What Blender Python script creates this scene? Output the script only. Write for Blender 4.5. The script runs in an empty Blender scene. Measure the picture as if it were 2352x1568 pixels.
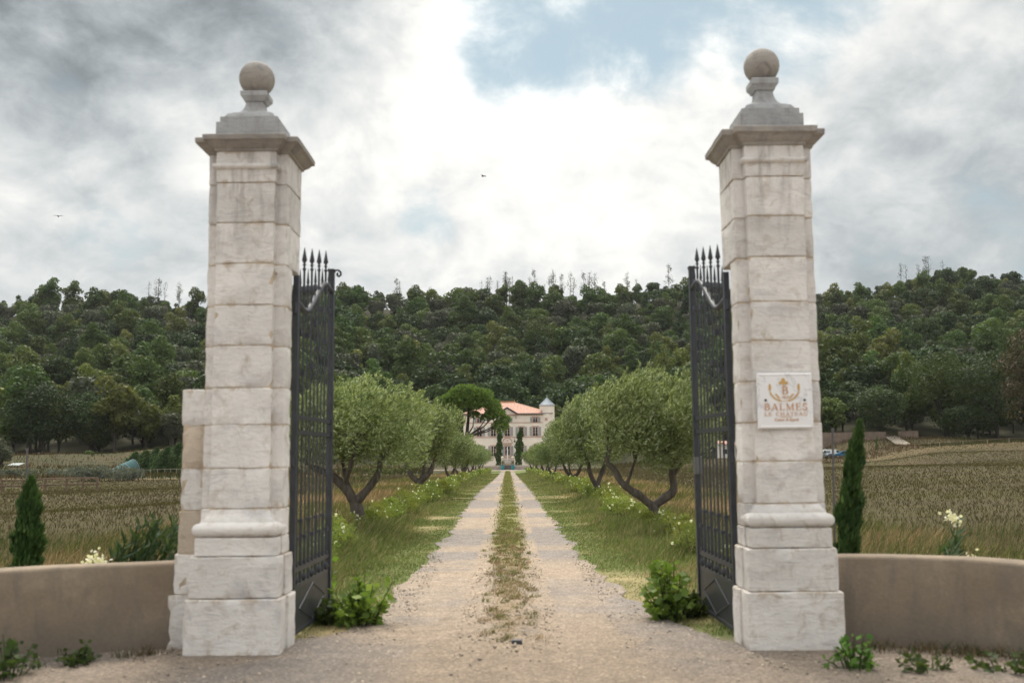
import bpy, bmesh, math, random
import numpy as np
from mathutils import Vector, Matrix, noise as mnoise

S = bpy.context.scene
COL = S.collection
PI = math.pi
rng = np.random.default_rng(7)
random.seed(7)

# ------------------------------------------------------------------ camera, sky, sun, exposure
FPX = 35 / 36 * 2352.0                      # focal length in reference pixels (35 mm lens)
PITCH = math.atan(257 / FPX)
ROLL = math.radians(0.5)
EYE = 1.65
_s, _c = math.sin(PITCH), math.cos(PITCH)
CF = Vector((0, _c, _s)); _R = Vector((1, 0, 0)); _U = Vector((0, -_s, _c))
CR = _R * math.cos(ROLL) - _U * math.sin(ROLL)
CU = _U * math.cos(ROLL) + _R * math.sin(ROLL)
cd = bpy.data.cameras.new('camera')
cam = bpy.data.objects.new('camera', cd); COL.objects.link(cam)
cam.matrix_world = Matrix(((CR.x, CU.x, -CF.x, 0), (CR.y, CU.y, -CF.y, 0), (CR.z, CU.z, -CF.z, EYE), (0, 0, 0, 1)))
cd.lens = 35; cd.sensor_width = 36; cd.clip_end = 4000; cd.clip_start = 0.1
cd.dof.use_dof = True; cd.dof.focus_distance = 70; cd.dof.aperture_fstop = 1.8
S.camera = cam

def ray(px, py):
    return CF + CR * ((px - 1176) / FPX) + CU * ((784 - py) / FPX)

def at(px, py, Y):
    """World point on the sight line of a picture point at the distance Y."""
    d = ray(px, py); d = d * (Y / d.y)
    return Vector((d.x, d.y, d.z + EYE))

SUN_EL, SUN_AZ = math.radians(55), math.radians(-6)      # azimuth measured from +Y towards +X
sun_dir = Vector((math.sin(SUN_AZ) * math.cos(SUN_EL), math.cos(SUN_AZ) * math.cos(SUN_EL), math.sin(SUN_EL)))
sd = bpy.data.lights.new('sun', 'SUN'); sd.energy = 1.5; sd.angle = math.radians(16); sd.color = (1, .90, .74)
so = bpy.data.objects.new('sun', sd); COL.objects.link(so)
so.rotation_euler = (-sun_dir).to_track_quat('-Z', 'Y').to_euler()

W = bpy.data.worlds.new('World'); S.world = W; W.use_nodes = True
wt = W.node_tree; wt.nodes.clear()
def wn(t, **k):
    n = wt.nodes.new(t)
    for a, b in k.items(): setattr(n, a, b)
    return n
def wmath(op, a, b=None, c=None, clamp=False):
    n = wn('ShaderNodeMath', operation=op, use_clamp=clamp)
    for i, v in enumerate((a, b, c)):
        if v is None: continue
        if isinstance(v, (int, float)): n.inputs[i].default_value = v
        else: wt.links.new(v, n.inputs[i])
    return n.outputs[0]
wout = wn('ShaderNodeOutputWorld'); wbg = wn('ShaderNodeBackground'); wbg.inputs[1].default_value = 0.06
wt.links.new(wbg.outputs[0], wout.inputs[0])
sky = wn('ShaderNodeTexSky'); sky.sky_type = 'NISHITA'; sky.sun_disc = False
sky.sun_elevation = SUN_EL; sky.sun_rotation = SUN_AZ; sky.air_density = 1.0; sky.dust_density = .6
tc = wn('ShaderNodeTexCoord'); gen = tc.outputs['Generated']
sep = wn('ShaderNodeSeparateXYZ'); wt.links.new(gen, sep.inputs[0])
zz = wmath('MAXIMUM', wmath('ADD', sep.outputs[2], 0.55), 0.05)
cx_ = wmath('DIVIDE', sep.outputs[0], zz); cy_ = wmath('DIVIDE', sep.outputs[1], zz)
cmb = wn('ShaderNodeCombineXYZ'); wt.links.new(cx_, cmb.inputs[0]); wt.links.new(cy_, cmb.inputs[1])
def wnoise(scale, detail=8, rough=.6, dist=0.0, off=(0, 0, 0)):
    m = wn('ShaderNodeMapping'); m.inputs['Location'].default_value = off
    wt.links.new(cmb.outputs[0], m.inputs[0])
    n = wn('ShaderNodeTexNoise'); n.inputs['Scale'].default_value = scale; n.inputs['Detail'].default_value = detail
    n.inputs['Roughness'].default_value = rough; n.inputs['Distortion'].default_value = dist
    wt.links.new(m.outputs[0], n.inputs['Vector'])
    return n.outputs[0]
def lobe(px, py, r_in, r_out):
    """1 inside r_in degrees of the direction, falling to 0 at r_out."""
    d = ray(px, py).normalized()
    n = wn('ShaderNodeVectorMath', operation='DOT_PRODUCT'); wt.links.new(gen, n.inputs[0]); n.inputs[1].default_value = d
    m = wn('ShaderNodeMapRange', interpolation_type='SMOOTHSTEP')
    wt.links.new(n.outputs['Value'], m.inputs[0])
    m.inputs[1].default_value = math.cos(math.radians(r_out)); m.inputs[2].default_value = math.cos(math.radians(r_in))
    return m.outputs[0]
n_big = wnoise(2.2, 9, .58, .2, (3.1, 1.7, 0))
n_det = wnoise(6.0, 10, .60, .25, (7.3, 2.2, 0))
# openings in the cloud where the blue shows
gap = lobe(1230, 55, 1.5, 6.0)
for a in ((1480, -10, 2, 7), (1790, -50, 2, 8), (980, 505, 0, 2.6), (250, 545, 0, 3.4), (120, 230, 0, 3.0), (2250, 560, 0, 8), (1150, 130, .5, 4)):
    gap = wmath('MAXIMUM', gap, wmath('MULTIPLY', lobe(*a), 1.0 if a[3] > 6 and a[1] < 100 or a[1] == 130 else .45))
cov = wmath('ADD', wmath('MULTIPLY', n_big, .35), wmath('MULTIPLY', n_det, .65))
n_hi = wnoise(14.0, 8, .62, .4, (2.3, 9.2, 0))
cov = wmath('ADD', cov, wmath('MULTIPLY', wmath('SUBTRACT', n_hi, .5), .22))
cov = wmath('SUBTRACT', cov, wmath('MULTIPLY', gap, .29))
cm = wn('ShaderNodeMapRange', interpolation_type='SMOOTHSTEP'); wt.links.new(cov, cm.inputs[0])
cm.inputs[1].default_value = .15; cm.inputs[2].default_value = .42
# how bright the cloud is: thin and back-lit near the sun, grey where it is thick
thick = wnoise(2.4, 7, .58, .25, (1.3, 5.1, 0))
dark = wmath('MULTIPLY', lobe(110, 40, 1, 11), 1.0)
dark = wmath('MAXIMUM', dark, wmath('MULTIPLY', lobe(640, -20, 2, 10.5), 1.0))
dark = wmath('MAXIMUM', dark, wmath('MULTIPLY', lobe(2260, 480, 1, 9), .52))
dark = wmath('MAXIMUM', dark, wmath('MULTIPLY', lobe(2250, 230, 1, 10), .30))
dark = wmath('MULTIPLY', dark, wmath('ADD', wmath('MULTIPLY', thick, 1.3), .35))
glow = lobe(1050, 430, 1, 20)
# cloud around the hidden sun, above the picture, is the brightest of all
sn = wn('ShaderNodeVectorMath', operation='DOT_PRODUCT'); wt.links.new(gen, sn.inputs[0]); sn.inputs[1].default_value = sun_dir
sm_ = wn('ShaderNodeMapRange', interpolation_type='SMOOTHSTEP'); wt.links.new(sn.outputs['Value'], sm_.inputs[0])
sm_.inputs[1].default_value = math.cos(math.radians(29)); sm_.inputs[2].default_value = math.cos(math.radians(4))
fine = wmath('SUBTRACT', n_det, .5)
br = wmath('ADD', 5.25, wmath('MULTIPLY', glow, 1.35))
br = wmath('ADD', br, wmath('MULTIPLY', sm_.outputs[0], 12.0))
br = wmath('ADD', br, wmath('MULTIPLY', fine, 6.5))
br = wmath('ADD', br, wmath('MULTIPLY', wmath('SUBTRACT', n_hi, .5), 3.2))
br = wmath('ADD', br, wmath('MULTIPLY', wmath('SUBTRACT', thick, .5), -3.2))
br = wmath('SUBTRACT', br, wmath('MULTIPLY', dark, 2.45))
br = wmath('MAXIMUM', br, 1.5)
# an overcast sky is brighter overhead than at the horizon
br = wmath('MULTIPLY', br, wmath('ADD', .60 * 1.667, wmath('MULTIPLY', wmath('MAXIMUM', sep.outputs[2], 0.0), 1.45 * 1.667)))
ccol = wn('ShaderNodeMixRGB'); ccol.inputs[1].default_value = (.84, .94, 1.0, 1); ccol.inputs[2].default_value = (1, .985, .94, 1)
wm = wn('ShaderNodeMapRange'); wt.links.new(br, wm.inputs[0]); wm.inputs[1].default_value = 4; wm.inputs[2].default_value = 11
wt.links.new(wm.outputs[0], ccol.inputs[0])
cb = wn('ShaderNodeVectorMath', operation='SCALE'); wt.links.new(ccol.outputs[0], cb.inputs[0]); wt.links.new(br, cb.inputs['Scale'])
sb = wn('ShaderNodeVectorMath', operation='MULTIPLY_ADD'); wt.links.new(sky.outputs[0], sb.inputs[0])
sb.inputs[1].default_value = (.66, .70, .62); sb.inputs[2].default_value = (2.9, 3.4, 3.3)
mx = wn('ShaderNodeMixRGB'); wt.links.new(cm.outputs[0], mx.inputs[0]); wt.links.new(sb.outputs[0], mx.inputs[1]); wt.links.new(cb.outputs[0], mx.inputs[2])
wt.links.new(mx.outputs[0], wbg.inputs[0])

S.view_settings.view_transform = 'Standard'; S.view_settings.look = 'None'
S.view_settings.exposure = 0.68; S.view_settings.gamma = 1.0; S.view_settings.use_curve_mapping = False
S.cycles.use_denoising = True
S.cycles.max_bounces = 6; S.cycles.diffuse_bounces = 3; S.cycles.transparent_max_bounces = 8
S.cycles.caustics_reflective = False; S.cycles.caustics_refractive = False

# ------------------------------------------------------------------ helpers
def fbm2(x, y, scale=1.0, octs=4, seed=0):
    """Vectorised value noise in 0..1."""
    x = np.asarray(x, float) / scale; y = np.asarray(y, float) / scale
    tot = np.zeros(np.broadcast(x, y).shape); amp = 1.0; norm = 0
    for o in range(octs):
        xi = np.floor(x).astype(np.int64); yi = np.floor(y).astype(np.int64)
        fx = x - xi; fy = y - yi
        fx = fx * fx * (3 - 2 * fx); fy = fy * fy * (3 - 2 * fy)
        def hsh(a, b):
            n = (a * 374761393 + b * 668265263 + (seed + o) * 1274126177) & 0x7fffffff
            n = ((n ^ (n >> 13)) * 1274126177) & 0x7fffffff
            n = ((n ^ (n >> 16)) * 60493) & 0x7fffffff
            return (n % 100003) / 100003.0
        v = (hsh(xi, yi) * (1 - fx) + hsh(xi + 1, yi) * fx) * (1 - fy) + (hsh(xi, yi + 1) * (1 - fx) + hsh(xi + 1, yi + 1) * fx) * fy
        tot += v * amp; norm += amp; amp *= .5; x = x * 2.03 + 11.7; y = y * 2.03 + 5.3
    return tot / norm

def sstep(a, b, x):
    t = np.clip((np.asarray(x, float) - a) / (b - a), 0, 1)
    return t * t * (3 - 2 * t)

def np_mesh(name, verts, faces, mats=(), col=None, midx=None, smooth=False):
    """verts (N,3); faces (M,k) all of one size."""
    verts = np.asarray(verts, np.float32); faces = np.asarray(faces, np.int32)
    me = bpy.data.meshes.new(name)
    k = faces.shape[1]; m = len(faces)
    me.vertices.add(len(verts)); me.vertices.foreach_set('co', verts.ravel())
    me.loops.add(m * k); me.loops.foreach_set('vertex_index', faces.ravel())
    me.polygons.add(m); me.polygons.foreach_set('loop_start', np.arange(m, dtype=np.int32) * k)
    if midx is not None: me.polygons.foreach_set('material_index', np.asarray(midx, np.int32))
    if smooth: me.polygons.foreach_set('use_smooth', np.ones(m, bool))
    for q in mats: me.materials.append(q)
    if col is not None:
        ca = me.color_attributes.new('Col', 'FLOAT_COLOR', 'POINT')
        c4 = np.ones((len(verts), 4), np.float32); c4[:, :3] = col
        ca.data.foreach_set('color', c4.ravel())
    me.update(calc_edges=True)
    return me

class MB:
    """Collects shapes and links them as ONE mesh object."""
    def __init__(s): s.v = []; s.f = []; s.m = []; s.mi = 0
    def add(s, vs, fs):
        o = len(s.v); s.v += [tuple(v) for v in vs]
        for q in fs: s.f.append(tuple(i + o for i in q)); s.m.append(s.mi)
        return s
    def box(s, x0, x1, y0, y1, z0, z1):
        return s.add([(x0, y0, z0), (x1, y0, z0), (x1, y1, z0), (x0, y1, z0), (x0, y0, z1), (x1, y0, z1), (x1, y1, z1), (x0, y1, z1)],
                     [(3, 2, 1, 0), (4, 5, 6, 7), (0, 1, 5, 4), (1, 2, 6, 5), (2, 3, 7, 6), (3, 0, 4, 7)])
    def tube(s, pts, rad, n=8, cap=True, jit=0.0):
        pts = [Vector(p) for p in pts]
        if isinstance(rad, (int, float)): rad = [rad] * len(pts)
        vs = []; fs = []
        prev = None
        for i, p in enumerate(pts):
            t = (pts[min(i + 1, len(pts) - 1)] - pts[max(i - 1, 0)]).normalized()
            if prev is None:
                a = Vector((0, 1, 0)) if abs(t.y) < .9 else Vector((1, 0, 0))
                u = (a - t * a.dot(t)).normalized()
            else:
                u = (prev - t * prev.dot(t)).normalized()
            prev = u; w = t.cross(u)
            for k in range(n):
                an = 2 * PI * k / n
                r = rad[i] * (1 + (jit * mnoise.noise(p * 3.1 + Vector((math.cos(an) * 2, math.sin(an) * 2, 0))) if jit else 0))
                vs.append(p + (u * math.cos(an) + w * math.sin(an)) * r)
        for i in range(len(pts) - 1):
            for k in range(n):
                fs.append((i * n + k, i * n + (k + 1) % n, (i + 1) * n + (k + 1) % n, (i + 1) * n + k))
        if cap:
            fs.append(tuple(reversed(range(n)))); b = (len(pts) - 1) * n; fs.append(tuple(b + k for k in range(n)))
        return s.add(vs, fs)
    def lathe(s, prof, c=(0, 0, 0), n=16, a0=0.0):
        vs = []; fs = []
        for r, z in prof:
            for k in range(n):
                an = a0 + 2 * PI * k / n
                vs.append((c[0] + r * math.cos(an), c[1] + r * math.sin(an), c[2] + z))
        for i in range(len(prof) - 1):
            for k in range(n):
                fs.append((i * n + k, i * n + (k + 1) % n, (i + 1) * n + (k + 1) % n, (i + 1) * n + k))
        fs.append(tuple(reversed(range(n)))); b = (len(prof) - 1) * n; fs.append(tuple(b + k for k in range(n)))
        return s.add(vs, fs)
    def prism(s, poly, y0, y1):
        """Polygon in x,z extruded along y."""
        n = len(poly)
        vs = [(x, y0, z) for x, z in poly] + [(x, y1, z) for x, z in poly]
        fs = [tuple(range(n)), tuple(reversed(range(n, 2 * n)))] + [(i, i + n, (i + 1) % n + n, (i + 1) % n) for i in range(n)]
        return s.add(vs, fs)
    def mesh(s, name, mat, smooth=False, angle=None):
        me = bpy.data.meshes.new(name); me.from_pydata(s.v, [], s.f)
        for q in (mat if isinstance(mat, (list, tuple)) else [mat]): me.materials.append(q)
        if any(s.m): me.polygons.foreach_set('material_index', s.m)
        bm = bmesh.new(); bm.from_mesh(me); bmesh.ops.recalc_face_normals(bm, faces=bm.faces); bm.to_mesh(me); bm.free()
        if smooth:
            me.polygons.foreach_set('use_smooth', [True] * len(me.polygons))
            me.set_sharp_from_angle(angle=math.radians(angle or 40))
        return me
    def build(s, name, mat, parent=None, smooth=False, angle=None):
        return link(name, s.mesh(name, mat, smooth, angle), parent)

def link(name, me, parent=None, loc=None):
    o = bpy.data.objects.new(name, me); COL.objects.link(o)
    if parent is not None: o.parent = parent
    if loc is not None: o.location = loc
    return o

def tag(o, label=None, cat=None, group=None, kind=None):
    if label: o['label'] = label
    if cat: o['category'] = cat
    if group: o['group'] = group
    if kind: o['kind'] = kind
    return o

def thing(name, label, cat, loc=(0, 0, 0), rz=0.0, group=None):
    o = bpy.data.objects.new(name, None); COL.objects.link(o)
    o.location = loc; o.rotation_euler = (0, 0, rz); o.empty_display_size = .2
    return tag(o, label, cat, group)

def dup(root, loc, rz=0.0, scale=1.0, label=None, group=None):
    r = root.copy(); COL.objects.link(r); r.location = loc; r.rotation_euler = (0, 0, rz); r.scale = (scale,) * 3 if isinstance(scale, (int, float)) else scale
    if label: r['label'] = label
    if group: r['group'] = group
    for ch in list(root.children):
        c = ch.copy(); COL.objects.link(c); c.parent = r
        for g in list(ch.children):
            d = g.copy(); COL.objects.link(d); d.parent = c
    return r

# ------------------------------------------------------------------ materials
def new_mat(name):
    m = bpy.data.materials.new(name); m.use_nodes = True
    nt = m.node_tree; b = nt.nodes['Principled BSDF']
    return m, nt, b
def ln(nt, a, b): nt.links.new(a, b)
def nnode(nt, t, **k):
    n = nt.nodes.new(t)
    for a, b in k.items(): setattr(n, a, b)
    return n
def noise_tex(nt, scale, detail=6, rough=.6, dist=0.0, coord='Object', stretch=None):
    t = nnode(nt, 'ShaderNodeTexCoord'); n = nnode(nt, 'ShaderNodeTexNoise')
    n.inputs['Scale'].default_value = scale; n.inputs['Detail'].default_value = detail
    n.inputs['Roughness'].default_value = rough; n.inputs['Distortion'].default_value = dist
    if coord == 'World':
        g = nnode(nt, 'ShaderNodeNewGeometry'); src = g.outputs['Position']
    else: src = t.outputs[coord]
    if stretch:
        mp = nnode(nt, 'ShaderNodeMapping'); mp.inputs['Scale'].default_value = stretch
        ln(nt, src, mp.inputs[0]); src = mp.outputs[0]
    ln(nt, src, n.inputs['Vector'])
    return n.outputs[0]
def ramp(nt, fac, stops):
    r = nnode(nt, 'ShaderNodeValToRGB'); e = r.color_ramp.elements
    while len(e) < len(stops): e.new(.5)
    for i, (p, c) in enumerate(stops):
        e[i].position = p; e[i].color = (*c, 1) if len(c) == 3 else c
    ln(nt, fac, r.inputs[0]); return r.outputs[0]
def mixc(nt, fac, a, b, mode='MIX'):
    n = nnode(nt, 'ShaderNodeMixRGB', blend_type=mode)
    for i, v in enumerate((fac, a, b)):
        if isinstance(v, (int, float)): n.inputs[i].default_value = v
        elif isinstance(v, tuple): n.inputs[i].default_value = (*v, 1)
        else: ln(nt, v, n.inputs[i])
    return n.outputs[0]
def bump(nt, b, h, strength, dist):
    n = nnode(nt, 'ShaderNodeBump'); n.inputs['Strength'].default_value = strength; n.inputs['Distance'].default_value = dist
    ln(nt, h, n.inputs['Height']); ln(nt, n.outputs[0], b.inputs['Normal'])
def simple(name, col, rough=.7, var=.15, scale=6.0, metal=0.0, bmp=0.0, coord='Object'):
    m, nt, b = new_mat(name)
    n = noise_tex(nt, scale, 6, .62, .3, coord)
    lo = tuple(max(0, c * (1 - var)) for c in col); hi = tuple(min(1, c * (1 + var)) for c in col)
    ln(nt, ramp(nt, n, [(.3, lo), (.7, hi)]), b.inputs['Base Color'])
    b.inputs['Roughness'].default_value = rough; b.inputs['Metallic'].default_value = metal
    if bmp: bump(nt, b, n, .5, bmp)
    return m

def stone_mat(name, base, stain, grime=.5, smear=(.50, .40, .30)):
    m, nt, b = new_mat(name)
    oi = nnode(nt, 'ShaderNodeObjectInfo')
    big = noise_tex(nt, 2.1, 6, .6, .6, 'World'); mid = noise_tex(nt, 7, 8, .68, .9, 'World'); fin = noise_tex(nt, 34, 8, .72, 0, 'World')
    horiz = noise_tex(nt, 3.0, 7, .68, 1.2, 'World', (1.2, 1.2, 5.0))
    c = ramp(nt, big, [(.32, tuple(v * .86 for v in base)), (.55, base), (.75, tuple(min(.9, v * 1.08) for v in base))])
    c = mixc(nt, ramp(nt, mid, [(.52, (0, 0, 0)), (.72, (grime, grime, grime))]), c, stain)
    c = mixc(nt, ramp(nt, horiz, [(.55, (0, 0, 0)), (.70, (.26, .26, .26))]), c, (.40, .385, .40))
    c = mixc(nt, ramp(nt, fin, [(.62, (0, 0, 0)), (.74, (.55, .55, .55))]), c, (.22, .20, .18))
    blot = noise_tex(nt, 1.7, 9, .72, .8, 'World', (1.0, 1.0, 1.6))
    c = mixc(nt, ramp(nt, blot, [(.53, (0, 0, 0)), (.66, (.62, .62, .62))]), c, tuple(v * .62 for v in base[:2]) + (base[2] * .65,))
    strk = noise_tex(nt, 1.0, 6, .65, .3, 'World', (9, 9, 1.1)); gp_ = nnode(nt, 'ShaderNodeNewGeometry'); gs_ = nnode(nt, 'ShaderNodeSeparateXYZ'); ln(nt, gp_.outputs['Position'], gs_.inputs[0])
    hi_ = nnode(nt, 'ShaderNodeMapRange'); ln(nt, gs_.outputs[2], hi_.inputs[0]); hi_.inputs[1].default_value = 3.2; hi_.inputs[2].default_value = 4.4
    sk_ = nnode(nt, 'ShaderNodeMath', operation='MULTIPLY'); ln(nt, ramp(nt, strk, [(.50, (0, 0, 0)), (.66, (.8, .8, .8))]), sk_.inputs[0]); ln(nt, hi_.outputs[0], sk_.inputs[1])
    c = mixc(nt, sk_.outputs[0], c, (.27, .26, .26))
    tg = nnode(nt, 'ShaderNodeTexCoord'); sg = nnode(nt, 'ShaderNodeSeparateXYZ'); ln(nt, tg.outputs['Generated'], sg.inputs[0])
    def mth(op, a, b_, ):
        q = nnode(nt, 'ShaderNodeMath', operation=op)
        for i_, w_ in enumerate((a, b_)):
            if isinstance(w_, (int, float)): q.inputs[i_].default_value = w_
            else: ln(nt, w_, q.inputs[i_])
        return q.outputs[0]
    ed = mth('ABSOLUTE', mth('SUBTRACT', sg.outputs[2], .5), 0.0)
    sm = mth('ADD', ed, mth('MULTIPLY', mth('SUBTRACT', mid, .5), .55))
    c = mixc(nt, ramp(nt, sm, [(.44, (0, 0, 0)), (.56, (.75, .75, .75))]), c, smear)
    v = nnode(nt, 'ShaderNodeHueSaturation'); ln(nt, c, v.inputs['Color'])
    mr = nnode(nt, 'ShaderNodeMapRange'); ln(nt, oi.outputs['Random'], mr.inputs[0]); mr.inputs[3].default_value = .86; mr.inputs[4].default_value = 1.08
    ln(nt, mr.outputs[0], v.inputs['Value'])
    ln(nt, v.outputs[0], b.inputs['Base Color']); b.inputs['Roughness'].default_value = .9
    h = mixc(nt, .5, mid, fin); h = mixc(nt, .4, h, horiz)
    bump(nt, b, h, 1.0, .03)
    return m

def leaf_mat(name, cols, transl=.35, hue=.02, val=.25, rough=.6, spec=.25):
    """Leaves: every leaf (mesh island) takes its own colour from the ramp, every plant its own tint."""
    m, nt, b = new_mat(name)
    g = nnode(nt, 'ShaderNodeNewGeometry'); oi = nnode(nt, 'ShaderNodeObjectInfo')
    n = len(cols)
    c = ramp(nt, g.outputs['Random Per Island'], [(i / max(1, n - 1), q) for i, q in enumerate(cols)])
    hs = nnode(nt, 'ShaderNodeHueSaturation'); ln(nt, c, hs.inputs['Color'])
    for out, lo, hi in (('Hue', .5 - hue, .5 + hue), ('Value', 1 - val, 1 + val)):
        mr = nnode(nt, 'ShaderNodeMapRange')
        mr.inputs[3].default_value = lo; mr.inputs[4].default_value = hi
        if out == 'Hue':
            q = nnode(nt, 'ShaderNodeMath', operation='FRACT'); p = nnode(nt, 'ShaderNodeMath', operation='MULTIPLY'); p.inputs[1].default_value = 17.31
            ln(nt, oi.outputs['Random'], p.inputs[0]); ln(nt, p.outputs[0], q.inputs[0]); ln(nt, q.outputs[0], mr.inputs[0])
        else: ln(nt, oi.outputs['Random'], mr.inputs[0])
        ln(nt, mr.outputs[0], hs.inputs[out])
    ln(nt, hs.outputs[0], b.inputs['Base Color']); b.inputs['Roughness'].default_value = rough
    b.inputs['Specular IOR Level'].default_value = spec
    t = nnode(nt, 'ShaderNodeBsdfTranslucent')
    ln(nt, mixc(nt, 1.0, hs.outputs[0], (1.25, 1.3, .7), 'MULTIPLY'), t.inputs[0])
    mixs = nnode(nt, 'ShaderNodeMixShader'); mixs.inputs[0].default_value = transl
    ln(nt, b.outputs[0], mixs.inputs[1]); ln(nt, t.outputs[0], mixs.inputs[2])
    ln(nt, mixs.outputs[0], nt.nodes['Material Output'].inputs[0])
    return m

def col_mat(name, rough=.9, fine=60.0, amt=.35, bmp=.01, transl=0.0, island=False, pebble=0.0):
    """Colour from the mesh's own Col attribute with fine grain."""
    m, nt, b = new_mat(name)
    a = nnode(nt, 'ShaderNodeAttribute', attribute_name='Col')
    n1 = noise_tex(nt, fine, 8, .7, 0, 'World'); n2 = noise_tex(nt, fine * .12, 5, .6, .4, 'World')
    n = mixc(nt, .45, n1, n2)
    k = ramp(nt, n, [(.25, (1 - amt,) * 3), (.75, (1 + amt,) * 3)])
    c = mixc(nt, 1.0, a.outputs['Color'], k, 'MULTIPLY')
    hgt = n1
    if pebble:
        t = nnode(nt, 'ShaderNodeNewGeometry'); v = nnode(nt, 'ShaderNodeTexVoronoi'); v.inputs['Scale'].default_value = pebble
        ln(nt, t.outputs['Position'], v.inputs['Vector'])
        sp = nnode(nt, 'ShaderNodeSeparateColor'); ln(nt, v.outputs['Color'], sp.inputs[0])
        kk = ramp(nt, sp.outputs[0], [(0, (.55, .54, .55)), (.35, (.9, .89, .87)), (.8, (1.1, 1.08, 1.05)), (1, (1.7, 1.66, 1.6))])
        c = mixc(nt, .8, c, mixc(nt, 1.0, c, kk, 'MULTIPLY'))
        inv = nnode(nt, 'ShaderNodeMath', operation='SUBTRACT'); inv.inputs[0].default_value = 1; ln(nt, v.outputs['Distance'], inv.inputs[1])
        hgt = mixc(nt, .5, n1, inv.outputs[0])
    if island:
        g = nnode(nt, 'ShaderNodeNewGeometry')
        c = mixc(nt, 1.0, c, ramp(nt, g.outputs['Random Per Island'], [(0, (.6, .62, .6)), (1, (1.35, 1.3, 1.25))]), 'MULTIPLY')
    ln(nt, c, b.inputs['Base Color']); b.inputs['Roughness'].default_value = rough; b.inputs['Specular IOR Level'].default_value = .04 if island else .15
    if bmp: bump(nt, b, hgt, .8, bmp)
    if transl:
        t = nnode(nt, 'ShaderNodeBsdfTranslucent'); ln(nt, c, t.inputs[0])
        mixs = nnode(nt, 'ShaderNodeMixShader'); mixs.inputs[0].default_value = transl
        ln(nt, b.outputs[0], mixs.inputs[1]); ln(nt, t.outputs[0], mixs.inputs[2])
        ln(nt, mixs.outputs[0], nt.nodes['Material Output'].inputs[0])
    return m

M = {}
M['stone'] = stone_mat('limestone', (.81, .785, .76), (.50, .435, .37), .85)
M['stone_warm'] = stone_mat('limestone_warm', (.60, .51, .41), (.32, .262, .20), .85)
M['stone_cap'] = stone_mat('limestone_cap', (.36, .335, .305), (.17, .16, .16), .9, (.30, .27, .24))  # darker capping stone: cornice staining, and the ball's back-lit shade put into the colour
M['stone_grey'] = stone_mat('limestone_grey', (.44, .45, .46), (.30, .30, .31), .6, (.42, .42, .42))
M['mortar'] = simple('lime_mortar', (.50, .41, .31), .95, .3, 14, bmp=.01)
M['iron'] = simple('dark_iron', (.045, .05, .062), .45, .25, 9, metal=.2)
M['iron2'] = simple('iron_panel', (.045, .048, .054), .5, .3, 4, metal=.1)
M['stucco'] = None
M['bark'] = None
def stucco_mat():
    m, nt, b = new_mat('ochre_stucco')
    n = noise_tex(nt, 1.3, 7, .62, .8, 'World'); n2 = noise_tex(nt, 30, 8, .7, 0, 'World'); n3 = noise_tex(nt, 2.2, 6, .6, .5, 'World', (2.5, 2.5, .7))
    c = ramp(nt, n, [(.3, (.20, .155, .112)), (.55, (.255, .205, .153)), (.75, (.40, .31, .22))])
    c = mixc(nt, ramp(nt, n3, [(.46, (0, 0, 0)), (.68, (.75, .75, .75))]), c, (.17, .145, .118))
    g = nnode(nt, 'ShaderNodeNewGeometry'); sx = nnode(nt, 'ShaderNodeSeparateXYZ'); ln(nt, g.outputs['Position'], sx.inputs[0])
    ad = nnode(nt, 'ShaderNodeMath', operation='MULTIPLY_ADD'); ln(nt, n, ad.inputs[0]); ad.inputs[1].default_value = .35; ln(nt, sx.outputs[2], ad.inputs[2])
    dirt = ramp(nt, ad.outputs[0], [(.18, (.85, .85, .85)), (.50, (0, 0, 0))])
    c = mixc(nt, dirt, c, (.17, .145, .12))
    c = mixc(nt, .25, c, mixc(nt, 1.0, c, ramp(nt, n2, [(.3, (.6, .6, .6)), (.7, (1.4, 1.4, 1.4))]), 'MULTIPLY'))
    ln(nt, c, b.inputs['Base Color']); b.inputs['Roughness'].default_value = .95; bump(nt, b, n2, .6, .008)
    return m
M['stucco'] = stucco_mat()
def bark_mat(name, base):
    m, nt, b = new_mat(name)
    n = noise_tex(nt, 9, 8, .7, 1.2, 'Object', (1, 1, .28))
    ln(nt, ramp(nt, n, [(.3, tuple(v * .45 for v in base)), (.55, base), (.75, tuple(v * 1.6 for v in base))]), b.inputs['Base Color'])
    b.inputs['Roughness'].default_value = .95; bump(nt, b, n, 1.0, .04)
    return m
M['bark'] = bark_mat('olive_bark', (.115, .098, .082))
M['bark2'] = bark_mat('dark_bark', (.07, .058, .046))
M['olive'] = leaf_mat('olive_leaves', [(.105, .145, .060), (.17, .22, .10), (.25, .305, .15), (.44, .49, .33)], .34, .012, .10)
M['oak_d'] = leaf_mat('oak_leaves', [(.030, .054, .022), (.041, .067, .025), (.052, .080, .029)], .28, .018, .25)
M['oak_m'] = leaf_mat('mid_leaves', [(.054, .088, .024), (.070, .107, .029), (.088, .128, .036)], .3, .025, .3)
M['oak_y'] = leaf_mat('yellow_leaves', [(.105, .128, .036), (.13, .152, .043), (.16, .178, .055)], .35, .02, .25)
M['oak_g'] = leaf_mat('grey_leaves', [(.06, .074, .05), (.076, .09, .06), (.095, .106, .072)], .25, .03, .25)
M['oak_b'] = leaf_mat('brown_leaves', [(.055, .045, .025), (.085, .068, .035), (.11, .085, .05)], .25, .02, .25)
M['pine'] = leaf_mat('pine_needles', [(.085, .15, .034), (.13, .215, .048), (.18, .28, .07)], .25, .01, .12)
M['cypress'] = leaf_mat('cypress_sprays', [(.032, .070, .024), (.058, .11, .032), (.10, .165, .048)], .2, .01, .12)
M['rose'] = leaf_mat('rose_leaves', [(.12, .165, .035), (.19, .235, .055), (.28, .31, .09)], .4, .02, .2)
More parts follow.
